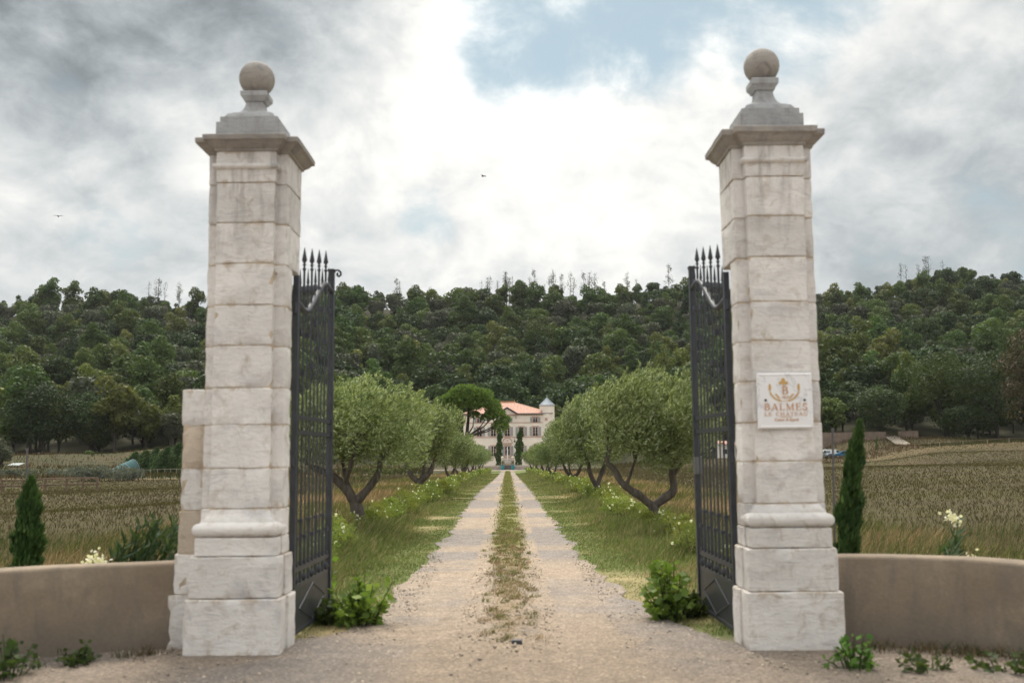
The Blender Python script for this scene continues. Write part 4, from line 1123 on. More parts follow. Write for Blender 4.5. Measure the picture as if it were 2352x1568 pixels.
crest = pos[:, 1] > YT - 14; scl[crest] = r.uniform(.72, 1.08, crest.sum())
behind = ((upx > 475) & (upx < 660)) | ((upx > 1700) & (upx < 1860))
single = np.zeros(len(pos), bool); cnt_k = {}
take = [i for i in range(len(pos)) if not behind[i]][:285]
single[take] = True
hill_coll = bpy.data.collections.new('hillside_trees'); COL.children.link(hill_coll)
seen_kind = set()
for i in take:
    k = int(kinds[i]); s_ = spec[k]
    o = bpy.data.objects.new(s_[0], proto[k])
    (hill_coll if k not in seen_kind else COL).objects.link(o); seen_kind.add(k)
    o.location = (pos[i, 0], pos[i, 1], hz_[i] - .2); o.rotation_euler = (0, 0, rot[i]); o.scale = (scl[i] * r.uniform(.92, 1.1), scl[i] * r.uniform(.92, 1.1), scl[i] * r.uniform(.88, 1.12))
    u_ = upx[i]; Yi = pos[i, 1]
    zn = 'left of both pillars' if u_ < 475 else 'above the left olive row' if u_ < 1010 else 'behind the house' if u_ < 1330 else 'above the right olive row' if u_ < 1700 else 'right of both pillars'
    hn = 'at the hill foot' if Yi < 250 else 'low on the slope'
    tag(o, s_[1] % (hn, zn), 'tree', s_[0].replace('_', ' ') + 's %s, %s' % (hn, zn))
# the rest of the wood reads as one mass
rest = np.where(~single)[0]
fv = np.stack([pos[rest, 0], pos[rest, 1], hz_[rest] - .2], -1)
fme = bpy.data.meshes.new('forest'); fme.vertices.add(len(fv)); fme.vertices.foreach_set('co', fv.astype(np.float32).ravel())
for nm, arr in (('rot', rot[rest]), ('scl', scl[rest])):
    a = fme.attributes.new(nm, 'FLOAT', 'POINT'); a.data.foreach_set('value', arr.astype(np.float32))
a = fme.attributes.new('pick', 'INT', 'POINT'); a.data.foreach_set('value', kinds[rest].astype(np.int32))
fo = link('forest', fme); tag(fo, 'dense mixed wood covering the upper hillside', 'forest', None, 'stuff')
ng = bpy.data.node_groups.new('forest_trees', 'GeometryNodeTree')
ng.interface.new_socket('Geometry', in_out='INPUT', socket_type='NodeSocketGeometry'); ng.interface.new_socket('Geometry', in_out='OUTPUT', socket_type='NodeSocketGeometry')
gi = ng.nodes.new('NodeGroupInput'); go = ng.nodes.new('NodeGroupOutput'); iop = ng.nodes.new('GeometryNodeInstanceOnPoints'); ci = ng.nodes.new('GeometryNodeCollectionInfo')
ci.inputs['Collection'].default_value = hill_coll; ci.inputs['Separate Children'].default_value = True; ci.inputs['Reset Children'].default_value = True
def nattr(nm, ty):
    n_ = ng.nodes.new('GeometryNodeInputNamedAttribute'); n_.data_type = ty; n_.inputs['Name'].default_value = nm; return n_.outputs['Attribute']
cxyz = ng.nodes.new('ShaderNodeCombineXYZ'); ng.links.new(nattr('rot', 'FLOAT'), cxyz.inputs[2])
ng.links.new(gi.outputs[0], iop.inputs['Points']); ng.links.new(ci.outputs[0], iop.inputs['Instance']); iop.inputs['Pick Instance'].default_value = True
ng.links.new(nattr('pick', 'INT'), iop.inputs['Instance Index']); ng.links.new(cxyz.outputs[0], iop.inputs['Rotation']); ng.links.new(nattr('scl', 'FLOAT'), iop.inputs['Scale'])
ng.links.new(iop.outputs[0], go.inputs[0])
md = fo.modifiers.new('trees', 'NODES'); md.node_group = ng

# thin tall trees along the crest
def thin_tree_mesh(seed, h_, nq):
    r = np.random.default_rng(seed); mb = MB(); lean = r.normal(0, .06)
    mb.tube([(0, 0, -1), (lean * h_ * .4, 0, h_ * .5), (lean * h_, 0, h_)], [.14, .10, .03], 5)
    PP = []
    for i in range(14):
        z = h_ * r.uniform(.45, .98); a = r.uniform(0, 2 * PI); l = r.uniform(.6, 2.0) * (1.15 - z / h_)
        q = (lean * z + l * math.cos(a), l * math.sin(a), z + l * r.uniform(.3, 1.0)); mb.tube([(lean * z, 0, z), q], [.05, .015], 4); PP.append(q)
    PP = np.array(PP); P = PP[r.integers(0, len(PP), nq)] + r.normal(0, .42, (nq, 3)); D = unit(r.normal(0, 1, (nq, 3)))
    lv = leaf_quads(P, D, .38, .26, r); tv = np.array(mb.v); tq = [f for f in mb.f if len(f) == 4]
    return np_mesh('thin_tree', np.concatenate([lv, tv]), np.concatenate([quads(lv), np.array(tq) + len(lv)]), [M['oak_g'], M['bark2']], None, np.r_[np.zeros(nq), np.ones(len(tq))])
tm = [thin_tree_mesh(500 + i, 14, n_) for i, n_ in enumerate((110, 170, 260, 70))]
r = np.random.default_rng(77)
for px in list(r.uniform(1085, 1320, 22)) + list(r.uniform(1340, 1600, 9)) + list(r.uniform(340, 430, 7)) + list(r.uniform(2060, 2170, 6)) + list(r.uniform(900, 1010, 3)) + [1308, 1350]:
    p = at(px, 650, YT + r.uniform(-6, 8)); k = int(r.integers(0, 4))
    o = link('thin_tree', tm[k], None, (p.x, p.y, gz(p.x, p.y))); s_ = r.uniform(.95, 1.5); o.scale = (s_, s_, s_); o.rotation_euler = (0, 0, r.uniform(0, 6))
    tag(o, 'slender sparse tree showing against the sky along the crest of the hill', 'tree', 'slender trees on the crest')

# ------------------------------------------------------------------ big trees at the edge of the wood
def big_tree(name, label, px, base_py, top_py, wpx, Yd, leafm, seed, nq=6500, size=.5, z0f=.08):
    p = gpix(px, base_py, Yd); t_ = at(px, top_py, Yd); h_ = t_.z - p.z; w = wpx * Yd / FPX
    t = thing(name, label, 'tree', p)
    tm_, cm_ = tree_mesh(name, seed, w, h_, z0f, 40, nq, size, leafm, M['bark2'], 'round', .38, False)
    link('trunk', tm_, t); link('crown', cm_, t)
    return t
big_tree('oak_tree', 'round dark oak right of the small cypress, behind the board fence', 2025, 1003, 880, 135, 226, M['oak_d'], 701)
big_tree('oak_tree', 'tall broad oak overhanging the gap in the board fence', 2175, 1010, 800, 200, 232, M['oak_m'], 702)
big_tree('oak_tree', 'big dark oak shading the bank right of the board fence', 2290, 1020, 780, 190, 222, M['oak_d'], 703)
big_tree('oak_tree', 'brownish oak at the far right end of the wood edge', 2375, 1020, 740, 170, 200, M['oak_b'], 704)
big_tree('oak_tree', 'low dark oak hugging the bank below the big oaks', 2225, 1030, 930, 150, 224, M['oak_d'], 705, 4500)
big_tree('leafy_tree', 'low bushy tree at the left end of the board fence beside the pillar', 1885, 1002, 930, 70, 228, M['oak_m'], 706, 2500)
big_tree('yellow_tree', 'narrow yellow green tree lit above the right wood edge', 1935, 900, 780, 60, 300, M['oak_y'], 707, 2200)
big_tree('yellow_tree', 'yellowing tree beside the buttress at the left wood edge', 400, 1010, 905, 70, 235, M['oak_y'], 708, 2600)
big_tree('yellow_tree', 'bright yellow green conifer shaped tree above the right olive crowns', 1525, 905, 785, 70, 290, M['oak_y'], 709, 2600)
big_tree('leafy_tree', 'tall full green tree in the middle of the hill wood', 1240, 850, 705, 90, 380, M['oak_m'], 710, 2600, .6)
big_tree('oak_tree', 'dark oak mass at the foot of the left hill', 95, 1050, 880, 190, 222, M['oak_d'], 711)
big_tree('oak_tree', 'second dark oak at the foot of the left hill, above the pale hut', 210, 1042, 900, 170, 228, M['oak_d'], 712)
big_tree('leafy_tree', 'pale grey green tree by the hut at the left picture edge', 0, 1085, 1005, 60, 165, M['oak_g'], 713, 2500, .3)
big_tree('leafy_tree', 'small round bush before the dry bank at the left', 205, 1068, 1040, 26, 205, M['oak_m'], 714, 900, .3)

# ------------------------------------------------------------------ umbrella pine before the house
Yp = 150.0
p = gpix(1085, 1060, Yp); tp = at(1075, 886, Yp); w = 178 * Yp / FPX; hgt = tp.z - p.z
t = thing('umbrella_pine', 'spreading umbrella pine with a domed bright green crown left of the house', 'tree', p)
r = np.random.default_rng(55); bl = []
for i in range(64):
    a = r.uniform(0, 2 * PI); q = math.sqrt(r.random()); x = q * math.cos(a); yv = q * math.sin(a)
    zt = hgt * (.985 - .30 * (abs(x) ** 2.2)) - r.random() ** 1.3 * hgt * .15
    if x > .45: zt -= hgt * .05
    bl.append((x * w * .46 - .4, yv * w * .46, zt - .7, w * r.uniform(.085, .125), w * r.uniform(.07, .10)))
for x, z in ((.30, .66), (.43, .60), (.38, .54), (.18, .62), (.02, .66), (-.2, .68)): bl.append((x * w, 0, z * hgt, w * .08, w * .045))
P, d_ = blob_points(r, bl, 17000, .55, .6); D = unit(d_ * .6 + (0, 0, .5) + r.normal(0, .55, d_.shape)); lv = leaf_quads(P - D * .15, D, .46, .22, r)
link('crown', np_mesh('crown', lv, quads(lv), [M['pine']]), t)
mb = MB(); mb.tube([(-1.2, 0, -.3), (-1.0, 0, hgt * .3), (-.6, 0, hgt * .6), (-.4, 0, hgt * .85)], [.36, .30, .22, .1], 9)
for b in bl[-6:-1]: mb.tube([(-.9, 0, hgt * .40), (b[0] * .5, b[1] * .5, (hgt * .42 + b[2]) / 2 - .2), b[:3]], [.16, .10, .04], 6)
mb.build('trunk', M['bark2'], t, True)

# ------------------------------------------------------------------ cypresses
def cypress(label, base, top_v, wid, n, L, seed, fat=.5, group=None):
    """Slim cypress between two points; the tip bends with the wind."""
    t = thing('cypress', label, 'cypress', base, 0, group)
    ax = Vector(top_v) - Vector(base); h_ = ax.length; r = np.random.default_rng(seed)
    s = r.random(n) ** .85
    prof = np.interp(s, [0, .06, .3, .55, .8, .95, 1], [.7, .9, 1, .93, .68, .34, .05]) * wid / 2
    bend = np.stack([ax.x * (s * .2 + s ** 2 * .8), ax.y * s, ax.z * s], -1)
    a = r.uniform(0, 2 * PI, n); rr = prof * (.35 + .65 * r.random(n) ** .5) * (1 + .30 * np.sin(s * 23 + 2 * np.cos(a * 2)) + .18 * np.sin(s * 57 + a * 3))
    out = np.stack([np.cos(a), np.sin(a), np.zeros(n)], -1)
    P = bend + out * rr[:, None]
    tip = unit(np.array(ax)[None] + 0 * out)
    D = unit(tip * 1.0 + out * .34 + np.array([.16, 0, 0]) + r.normal(0, .22, (n, 3)))
    lv = leaf_quads(P - D * L * .5, D, L * r.uniform(.6, 1.3, n), L * .28, r)
    link('foliage', np_mesh('foliage', lv, quads(lv), [M['cypress']]), t)
    mb = MB(); mb.tube([(0, 0, -.05), (ax.x * .25, ax.y * .4, ax.z * .4), (ax.x * .7, ax.y * .8, ax.z * .8)], [wid * .08, wid * .05, wid * .02], 6); mb.build('trunk', M['bark2'], t)
    return t
for lab, px0_, px1_, pt, wpx, Yc in (('slim dark cypress leaning right, left of the house door', 614, 636, 715, 92, HY - 4.5), ('slim dark cypress leaning right, right of the house door', 948, 990, 680, 112, HY - 4.5)):
    b = at(1850 / 1.7415 + px0_ / 7.379, 1550 / 1.7415 + 1335 / 7.379, Yc); q = at(1850 / 1.7415 + px1_ / 7.379, 1550 / 1.7415 + pt / 7.379, Yc)
    cypress(lab, b, q, wpx / 7.379 * Yc / FPX * 1.15, 2600, .42, int(pt))
b = gpix(62, 1310, 10.4); cypress('dark green young cypress behind the left curved wall', b, at(70, 1100, 10.4), .27, 9000, .09, 801)
b = gpix(1938, 1275, 10.0); cypress('green young cypress bending right behind the right curved wall', b, at(1974, 972, 10.0), .215, 8000, .09, 802)
b = gpix(1960, 1275, 10.1); 
# ------------------------------------------------------------------ olive trees
def olive_parts(seed, limbs, blobs, nleaf, L, Wd, base_r=.13):
    r = np.random.default_rng(seed); mb = MB()
    for pts, r0, r1 in limbs:
        P_ = [Vector(p) for p in pts]; fine_ = []
        for i in range(len(P_) - 1):
            p0, p1, p2, p3 = P_[max(i - 1, 0)], P_[i], P_[i + 1], P_[min(i + 2, len(P_) - 1)]
            for k in range(5):
                tt = k / 5; fine_.append(.5 * ((2 * p1) + (p2 - p0) * tt + (2 * p0 - 5 * p1 + 4 * p2 - p3) * tt * tt + (3 * p1 - p0 - 3 * p2 + p3) * tt ** 3))
        fine_.append(P_[-1]); m_ = len(fine_)
        fine_ = [p + Vector((mnoise.noise(p * 4 + Vector((seed, 0, 0))), mnoise.noise(p * 4 + Vector((0, seed, 9))), 0)) * .03 for p in fine_]
        mb.tube(fine_, [(r0 + (r1 - r0) * i / (m_ - 1)) * (1 + .22 * mnoise.noise(fine_[i] * 7)) for i in range(m_)], 10, True, .35)
    # twigs from the limb ends into the crown
    ends = [l[0][-1] for l in limbs[1:]]
    for b in blobs[::2]:
        e = min(ends, key=lambda q: (q[0] - b[0]) ** 2 + (q[1] - b[1]) ** 2 + (q[2] - b[2]) ** 2)
        m_ = ((e[0] + b[0]) / 2 + r.normal(0, .05), (e[1] + b[1]) / 2, (e[2] + b[2]) / 2 + .05)
        mb.tube([e, m_, b[:3]], [.035, .022, .008], 5)
    tr = mb.mesh('trunk', M['bark'], True, 70)
    P, d_ = blob_points(r, blobs, nleaf, .35, .25)
    # sprigs: leaves share directions in small clusters
    cell = np.floor(P * 7).astype(int); hsh = (cell[:, 0] * 73856093 ^ cell[:, 1] * 19349663 ^ cell[:, 2] * 83492791) % 997
    cd_ = unit(np.random.default_rng(seed + 1).normal(0, 1, (997, 3)))[hsh]
    D = unit(d_ * .55 + cd_ * .55 + np.array([.42, 0, .42]) + r.normal(0, .30, d_.shape))
    ln_ = L * r.uniform(.65, 1.3, len(P))
    lv = leaf_quads(P - D * ln_[:, None] * .5, D, ln_, Wd, r)
    # young shoots standing out of the outline, blown to one side
    ns = 190; top_ = P[np.argsort(-(P[:, 2] + .5 * np.linalg.norm(P[:, :2], axis=1) + r.normal(0, .35, len(P))))[:ns * 6]]
    b0 = top_[r.choice(len(top_), ns, replace=False)]; sd2 = unit(np.array([.45, 0, .75]) + r.normal(0, .32, (ns, 3))); sl = r.uniform(.08, .28, ns)
    kk = int(max(10, nleaf / 900)); tt = r.random((ns, kk)) ; SP = (b0[:, None] + sd2[:, None] * (tt * sl[:, None])[..., None]).reshape(-1, 3)
    SD = unit(np.repeat(sd2, kk, 0) * .9 + r.normal(0, .45, (ns * kk, 3)) + np.array([.2, 0, .1]))
    lv = np.concatenate([lv, leaf_quads(SP, SD, L * r.uniform(.6, 1.1, len(SP)), Wd, r)])
    return tr, np_mesh('crown', lv, quads(lv), [M['olive']])
def olive_blobs(seed, cx, w, z0, z1, n, dep=None):
    r = np.random.default_rng(seed); out = []; dep = dep or w
    for i in range(n):
        for _ in range(60):
            p = r.uniform(-1, 1, 3)
            if p[0] ** 2 + p[1] ** 2 + (p[2] * (1 if p[2] > 0 else .95)) ** 2 < 1 and np.linalg.norm(p) > .25: break
        rb = w * r.uniform(.13, .21)
        out.append((cx + p[0] * (w / 2 - rb * .5), p[1] * (dep / 2 - rb * .5), (z0 + z1) / 2 + p[2] * ((z1 - z0) / 2 - rb * .55), rb, rb * r.uniform(.75, 1.0)))
    return out
def olive_tree(label, base, parts_, group=None, rz=0.0, scale=1.0):
    t = thing('olive_tree', label, 'olive tree', base, rz, group)
    t.scale = (scale,) * 3
    link('trunk', parts_[0], t); link('crown', parts_[1], t)
    return t
PXM = FPX / 21.0
def ol(px, py, bx, by): return ((px - bx) / PXM, 0, (by - py) / PXM)
bx, by = 832, 1228
limbs = [([(0, 0, -.1), ol(826, 1190, bx, by), ol(812, 1150, bx, by)], .135, .12),
         ([ol(815, 1158, bx, by), ol(790, 1120, bx, by), ol(766, 1098, bx, by), (-.85, .1, 1.30), (-1.15, .0, 1.45)], .115, .05),
         ([ol(815, 1155, bx, by), ol(840, 1130, bx, by), ol(866, 1095, bx, by), ol(876, 1060, bx, by), (.5, .1, 1.75)], .095, .045),
         ([ol(790, 1120, bx, by), (-.25, -.2, 1.35), (-.1, -.3, 1.8)], .06, .03), ([ol(800, 1130, bx, by), (-.5, .4, 1.5)], .06, .03)]
A1 = olive_parts(11, limbs, olive_blobs(21, -.10, 3.35, 1.22, 3.25, 40, 2.7), 28000, .105, .026)
bx, by = 1505, 1222
limbs2 = [([(0, 0, -.1), ol(1507, 1190, bx, by), ol(1500, 1160, bx, by)], .115, .11),
          ([ol(1502, 1165, bx, by), ol(1470, 1140, bx, by), ol(1435, 1115, bx, by), ol(1418, 1085, bx, by), ol(1398, 1065, bx, by)], .09, .05),
          ([ol(1502, 1165, bx, by), ol(1530, 1145, bx, by), ol(1550, 1125, bx, by), ol(1545, 1085, bx, by), ol(1553, 1045, bx, by)], .095, .055),
          ([ol(1545, 1100, bx, by), (.65, .1, 1.5)], .05, .025), ([ol(1440, 1118, bx, by), (-.35, .3, 1.5)], .05, .02)]
A2 = olive_parts(12, limbs2, olive_blobs(22, .12, 3.1, 1.25, 3.40, 36, 2.6), 26000, .105, .026)
limbs3 = [([(0, 0, -.1), (-.02, 0, .3), (.02, 0, .55)], .14, .12), ([(0, 0, .5), (-.3, 0, .75), (-.5, .1, 1.05), (-.7, 0, 1.4)], .1, .05), ([(.02, 0, .5), (.3, 0, .8), (.42, .1, 1.1), (.6, 0, 1.5)], .09, .045), ([(.02, 0, .5), (.05, .3, 1.0), (.1, .4, 1.5)], .07, .03)]
A3 = olive_parts(13, limbs3, olive_blobs(23, 0, 3.2, 1.0, 3.1, 36, 3.0), 17000, .125, .031)
limbs4 = [([(0, 0, -.1), (.05, 0, .25), (0, 0, .5)], .13, .11), ([(0, 0, .45), (-.22, 0, .8), (-.35, -.1, 1.2), (-.55, 0, 1.6)], .08, .04), ([(0, 0, .45), (.2, .1, .8), (.35, .1, 1.15), (.4, 0, 1.6)], .08, .04)]
A4 = olive_parts(14, limbs4, olive_blobs(24, .05, 3.0, 1.0, 3.15, 34, 2.8), 16000, .125, .031)
olive_tree('nearest olive tree of the left row, forked trunk leaning behind the gate leaf', gpix(832, 1228, 21.0), A1)
olive_tree('nearest olive tree of the right row, twisted trunk with wide V fork by the gate', gpix(1505, 1222, 21.0), A2)
ORD = ['second', 'third', 'fourth', 'fifth', 'sixth', 'seventh', 'eighth', 'ninth', 'tenth', 'eleventh', 'twelfth']
r = np.random.default_rng(9)
for side, xs in (('left', -3.35), ('right', 2.95)):
    Yo = [38, 54, 70, 87, 104, 122] if side == 'left' else [34.5, 49, 64, 81, 98, 116]
    for i, yv in enumerate(Yo):
        x = xs + float(road_c(yv)) - float(road_c(21)) * 1 + r.normal(0, .12)
        sc0 = (1.08 if side == 'left' else 1.12) if i == 0 else .92
        olive_tree('%s olive tree from the gate in the row %s of the drive' % (ORD[i], side), (x, yv, gz(x, yv)), A3 if (i + (side == 'left')) % 2 else A4, 'olive trees lining the drive', r.uniform(-.5, .5) + (PI if r.random() < .4 else 0), sc0 * r.uniform(.94, 1.1))

# ------------------------------------------------------------------ rose bushes
def rose_proto(seed, nl, nf, L):
    r = np.random.default_rng(seed); bl = [(r.normal(0, .17), r.normal(0, .15), r.uniform(.25, .62), r.uniform(.12, .2), r.uniform(.1, .18)) for _ in range(14)]
    P, d_ = blob_points(r, bl, nl, .3, .3); D = unit(d_ * .6 + (.15, 0, .35) + r.normal(0, .5, d_.shape)); lv = leaf_quads(P - D * L * .5, D, L * r.uniform(.6, 1.3, len(P)), L * .6, r)
    fol = np_mesh('foliage', lv, quads(lv), [M['rose']])
    mb = MB()
    for b in bl: mb.tube([(b[0] * .2, b[1] * .2, -.03), (b[0] * .7, b[1] * .7, b[2] * .55), b[:3]], [.008, .006, .003], 4)
    stm = mb.mesh('stems', M['bark2'])
    P, d_ = blob_points(r, bl, nf, .98, .9); pv = []
    for q in P:
        n_ = 9; D = unit(r.normal(0, 1, (n_, 3)) + (0, -.3, .3)); pv.append(leaf_quads(np.repeat(q[None], n_, 0), D, .042, .040, r))
    pv = np.concatenate(pv); fl = np_mesh('blossoms', pv, quads(pv), [M['petal']])
    return fol, stm, fl
RP = [rose_proto(900 + i, 900, nf, .05) for i, nf in enumerate((4, 8, 2, 5))]
RF = [rose_proto(950 + i, 380, nf, .085) for i, nf in enumerate((3, 6))]
r = np.random.default_rng(31)
def rose(x, y, label, group, k, far, s):
    t = thing('rose_bush', label, 'rose bush', (x, y, gz(x, y)), r.uniform(0, 6.28), group); t.scale = (s * r.uniform(.9, 1.2), s * r.uniform(.9, 1.2), s * r.uniform(.85, 1.15))
    src = (RF if far else RP)[k % (2 if far else 4)]
    for nm, me in zip(('foliage', 'stems', 'blossoms'), src): link(nm, me, t)
OLY = {'left': [21, 38, 54, 70, 87, 104, 122], 'right': [21, 34.5, 49, 64, 81, 98, 116]}
ORD1 = ['first', 'second', 'third', 'fourth', 'fifth', 'sixth', 'seventh', 'eighth', 'ninth']
for side, x0 in (('left', -2.86), ('right', 2.86)):
    yv = 13.2 if side == 'left' else 12.6; i = 0
    while yv < 150:
        x = x0 + float(road_c(yv)) + .1 + r.normal(0, .16)
        near = ORD1[int(np.argmin([abs(q - yv) for q in OLY[side]]))]
        lab = 'white flowering rose bush by the %s olive tree of the %s row' % (near, side)
        if i == 0: lab = 'white flowering rose bush nearest the %s gate leaf' % side
        if not (side == 'left' and 17.6 < yv < 20.4): rose(x, yv, lab, None if i == 0 else 'rose bushes by the %s olive tree %s of the drive' % (near, side), i, yv > 45, r.uniform(.62, .95) * (1.0 if yv > 24 else .9))
        i += 1
        yv += .80 if yv < 45 else (1.1 if yv < 80 else 1.7)

# ------------------------------------------------------------------ leafy weeds by the gate
def weed(name, label, base, w, h_, nst, nl, L, mat, seed, round_=True, lean=.0):
    t = thing(name, label, 'weed' if 'weed' in name else 'shrub', base); r = np.random.default_rng(seed); mb = MB(); P = []; D = []
    for i in range(nst):
        a = r.uniform(0, 2 * PI); sp = math.sqrt(r.random()) * w / 2; hh = h_ * r.uniform(.35, 1.15) * (1 - .45 * sp / (w / 2)); sp *= r.uniform(.7, 1.35)
        q = Vector((math.cos(a) * sp + lean * hh, math.sin(a) * sp, hh)); m_ = Vector((q.x * .7, q.y * .7, hh * .55)); b0 = Vector((q.x * .45, q.y * .45, -.02))
        mb.tube([b0, m_, q], [.006, .005, .003], 4)
        for j in range(nl):
            s_ = r.uniform(.12, 1); c = (b0.lerp(m_, s_ * 2) if s_ < .5 else m_.lerp(q, s_ * 2 - 1)); P.append(c); d_ = Vector((r.normal(0, 1) + lean, r.normal(0, 1), r.normal(.25, .5))).normalized(); D.append(d_)
    P = np.array([list(p) for p in P]); D = np.array([list(d_) for d_ in D]); L_ = L * r.uniform(.5, 1.6, len(P))
    lv = leaf_quads(P + D * .015, D, L_, L_ * (.85 if round_ else .28), r)
    mb.build('stems', M['weed_d'], t); link('foliage', np_mesh('foliage', lv, quads(lv), [mat]), t)
    return t
def gp0(px, py):
    d_ = ray(px, py); k = -EYE / d_.z; return Vector((d_.x * k, d_.y * k, 0.01))
weed('leafy_weed', 'bushy green weed at the foot of the left gate leaf', gp0(828, 1436), .60, .54, 27, 16, .070, M['weed'], 61, True, .15)
weed('leafy_weed', 'darker low weed creeping along the left gate panel', gp0(752, 1432), .45, .28, 34, 12, .055, M['weed_d'], 62)
weed('leafy_weed', 'tall green sucker rising behind the left gate panel', gp0(745, 1395), .35, .6, 14, 10, .07, M['weed'], 63)
weed('leafy_weed', 'bushy green weed at the free end of the right gate leaf', gp0(1545, 1424), .56, .68, 27, 16, .075, M['weed'], 64, True, -.1)
weed('leafy_weed', 'low dark weed under the right gate leaf', gp0(1595, 1415), .35, .25, 24, 12, .055, M['weed_d'], 65)
weed('leafy_weed', 'small sparse weed in the gravel before the plaque pillar', gp0(1962, 1538), .36, .28, 18, 9, .045, M['weed'], 66)
weed('leafy_weed', 'dark weed at the foot of the left curved wall', gp0(20, 1560), .5, .40, 15, 9, .06, M['weed_d'], 67)
weed('leafy_weed', 'thin weed between the left curved wall and pillar', gp0(180, 1530), .3, .2, 14, 9, .045, M['weed_d'], 68)
weed('leafy_weed', 'dark low weed under the right curved wall', gp0(2140, 1540), .5, .14, 14, 6, .05, M['weed_d'], 69)
weed('leafy_weed', 'low weed at the far right under the curved wall', gp0(2310, 1545), .45, .2, 11, 7, .05, M['weed_d'], 70)
# oleanders behind the walls
def oleander(label, base, w, h_, n, seed, nf, fpos=None):
    t = thing('oleander', label, 'shrub', base); r = np.random.default_rng(seed); P = []; D = []; mb = MB(); tops = []
    for i in range(n):
        x = r.uniform(-w / 2, w / 2); y = r.uniform(-.3, .3); hh = h_ * r.uniform(.45, 1) * (1 - .5 * abs(x / (w / 2)) ** 2.5); q = Vector((x + hh * .28, y, hh)); b0 = Vector((x * .6, y * .6, -.02))
        mb.tube([b0, b0.lerp(q, .55) + Vector((-.03, 0, .03)), q], [.009, .007, .004], 4); tops.append(q)
        for j in range(26):
            s_ = r.uniform(.3, 1); c = b0.lerp(q, s_); a = r.uniform(0, 2 * PI); P.append(c); D.append(Vector((math.cos(a) * .6 + .45, math.sin(a) * .6, r.uniform(.35, 1.0))).normalized())
    P = np.array([list(p) for p in P]); D = np.array([list(d_) for d_ in D]); L_ = r.uniform(.10, .19, len(P)); lv = leaf_quads(P, D, L_, .028, r)
    mb.build('stems', M['weed_d'], t); link('foliage', np_mesh('foliage', lv, quads(lv), [M['oleander']]), t)
    pv = []
    for c in (fpos or [])[:nf]:
        n_ = 26; Pq = np.array(c) + r.normal(0, .03, (n_, 3)); Dq = unit(r.normal(0, 1, (n_, 3)) + (0, -.4, .3)); pv.append(leaf_quads(Pq, Dq, .042, .036, r))
    if pv:
        pv = np.concatenate(pv); link('blossoms', np_mesh('blossoms', pv, quads(pv), [M['cream_petal']]), t)
    return t
b = gpix(305, 1300, 10.6)
oleander('broad oleander with cream flowers behind the left curved wall', b, 1.0, 1.06, 62, 71, 3, [(-.24, -.36, .66), (-.18, -.36, .60), (-.28, -.36, .59)])
b = gpix(2140, 1285, 10.4)
oleander('young oleander with white flowers behind the right curved wall', b, .34, .98, 9, 72, 4, [(.17, -.1, .99), (.23, -.1, .93), (.28, -.2, .55), (-.02, -.25, .50)])
# thin stakes
for lab, px, y0, y1, Yd, rr in (('thin grey metal stake behind the left cypress', 64, 1300, 1030, 13.0, .012), ('thin dark metal stake beside the right cypress', 1914, 1270, 985, 10.6, .011)):
    p = gpix(px, y0, Yd); q = at(px - 2, y1, Yd); mb = MB(); mb.tube([(0, 0, -.1), Vector(q) - Vector(p)], rr, 7); mb.tube([Vector(q) - Vector(p) - Vector((0, 0, .03)), Vector(q) - Vector(p) + Vector((0, 0, .01))], rr * 1.5, 7)
    o = mb.build('metal_stake', simple('stake_metal', (.11, .105, .11), .6, .15, 8)); o.location = p; tag(o, lab, 'stake')

# ------------------------------------------------------------------ grass, field and gravel cover
def blades(name, label, P, Ht, Wd, lean, colr, seed, mat='blade'):
    """Bent tapered blades, one mesh. P (N,3) roots."""
    r = np.random.default_rng(seed); n = len(P); a = r.uniform(0, 2 * PI, n)
    side = np.stack([np.cos(a), np.sin(a), 0 * a], -1) * (Wd / 2)[:, None]
    tip = P + np.stack([lean[:, 0] * Ht, lean[:, 1] * Ht, Ht], -1)
    mid = P + np.stack([lean[:, 0] * Ht * .3, lean[:, 1] * Ht * .3, Ht * .55], -1)
    v = np.stack([P - side, P + side, mid + side * .8, mid - side * .8, tip + side * .08, tip - side * .08], 1).reshape(-1, 3)
    k = np.arange(n)[:, None] * 6
    f = np.concatenate([k + np.array([0, 1, 2, 3]), k + np.array([3, 2, 4, 5])], 0)
    col = np.repeat(colr, 6, 0)
    o = link(name, np_mesh(name, v, f, [M[mat]], col)); tag(o, label, 'grass', None, 'stuff'); return o
r = np.random.default_rng(64)
def verge_pts(n, y0, y1, power=1.0):
    u = r.random(n); y = y0 * (y1 / y0) ** (u ** power)
    return y
# green verges beside the drive
n = 210000; y = verge_pts(n, 9.2, 120, .9); sgn = np.where(r.random(n) < .5, -1, 1)
inner = np.where(sgn < 0, road_l(y), road_r(y)); outer = road_c(y) + sgn * 3.5; u = r.random(n) ** .9
x = inner + (outer - inner) * u + r.normal(0, .06, n)
g1 = fbm2(x, y, 2.2, 4, 11); g3 = fbm2(x * .25, y, .9, 3, 13); dry = np.clip(sstep(.53, .72, g3 * .5 + g1 * .5) + sstep(14, 9.6, y) * sstep(.3, .6, g1), 0, 1)
keep = r.random(n) > dry * .72; x, y, u, dry, sgn = x[keep], y[keep], u[keep], dry[keep], sgn[keep]; n = len(x)
edge = np.abs(u)
ht = (.04 + .19 * sstep(.15, .85, edge) * (.2 + sstep(.3, .75, fbm2(x, y, .9, 3, 44)) * 1.9)) * r.uniform(.6, 1.3, n) * (1 - .45 * dry)
wd = .006 + .00042 * y
green = np.array([.135, .185, .055]); g2 = np.array([.22, .255, .085]); straw = np.array([.42, .345, .20])
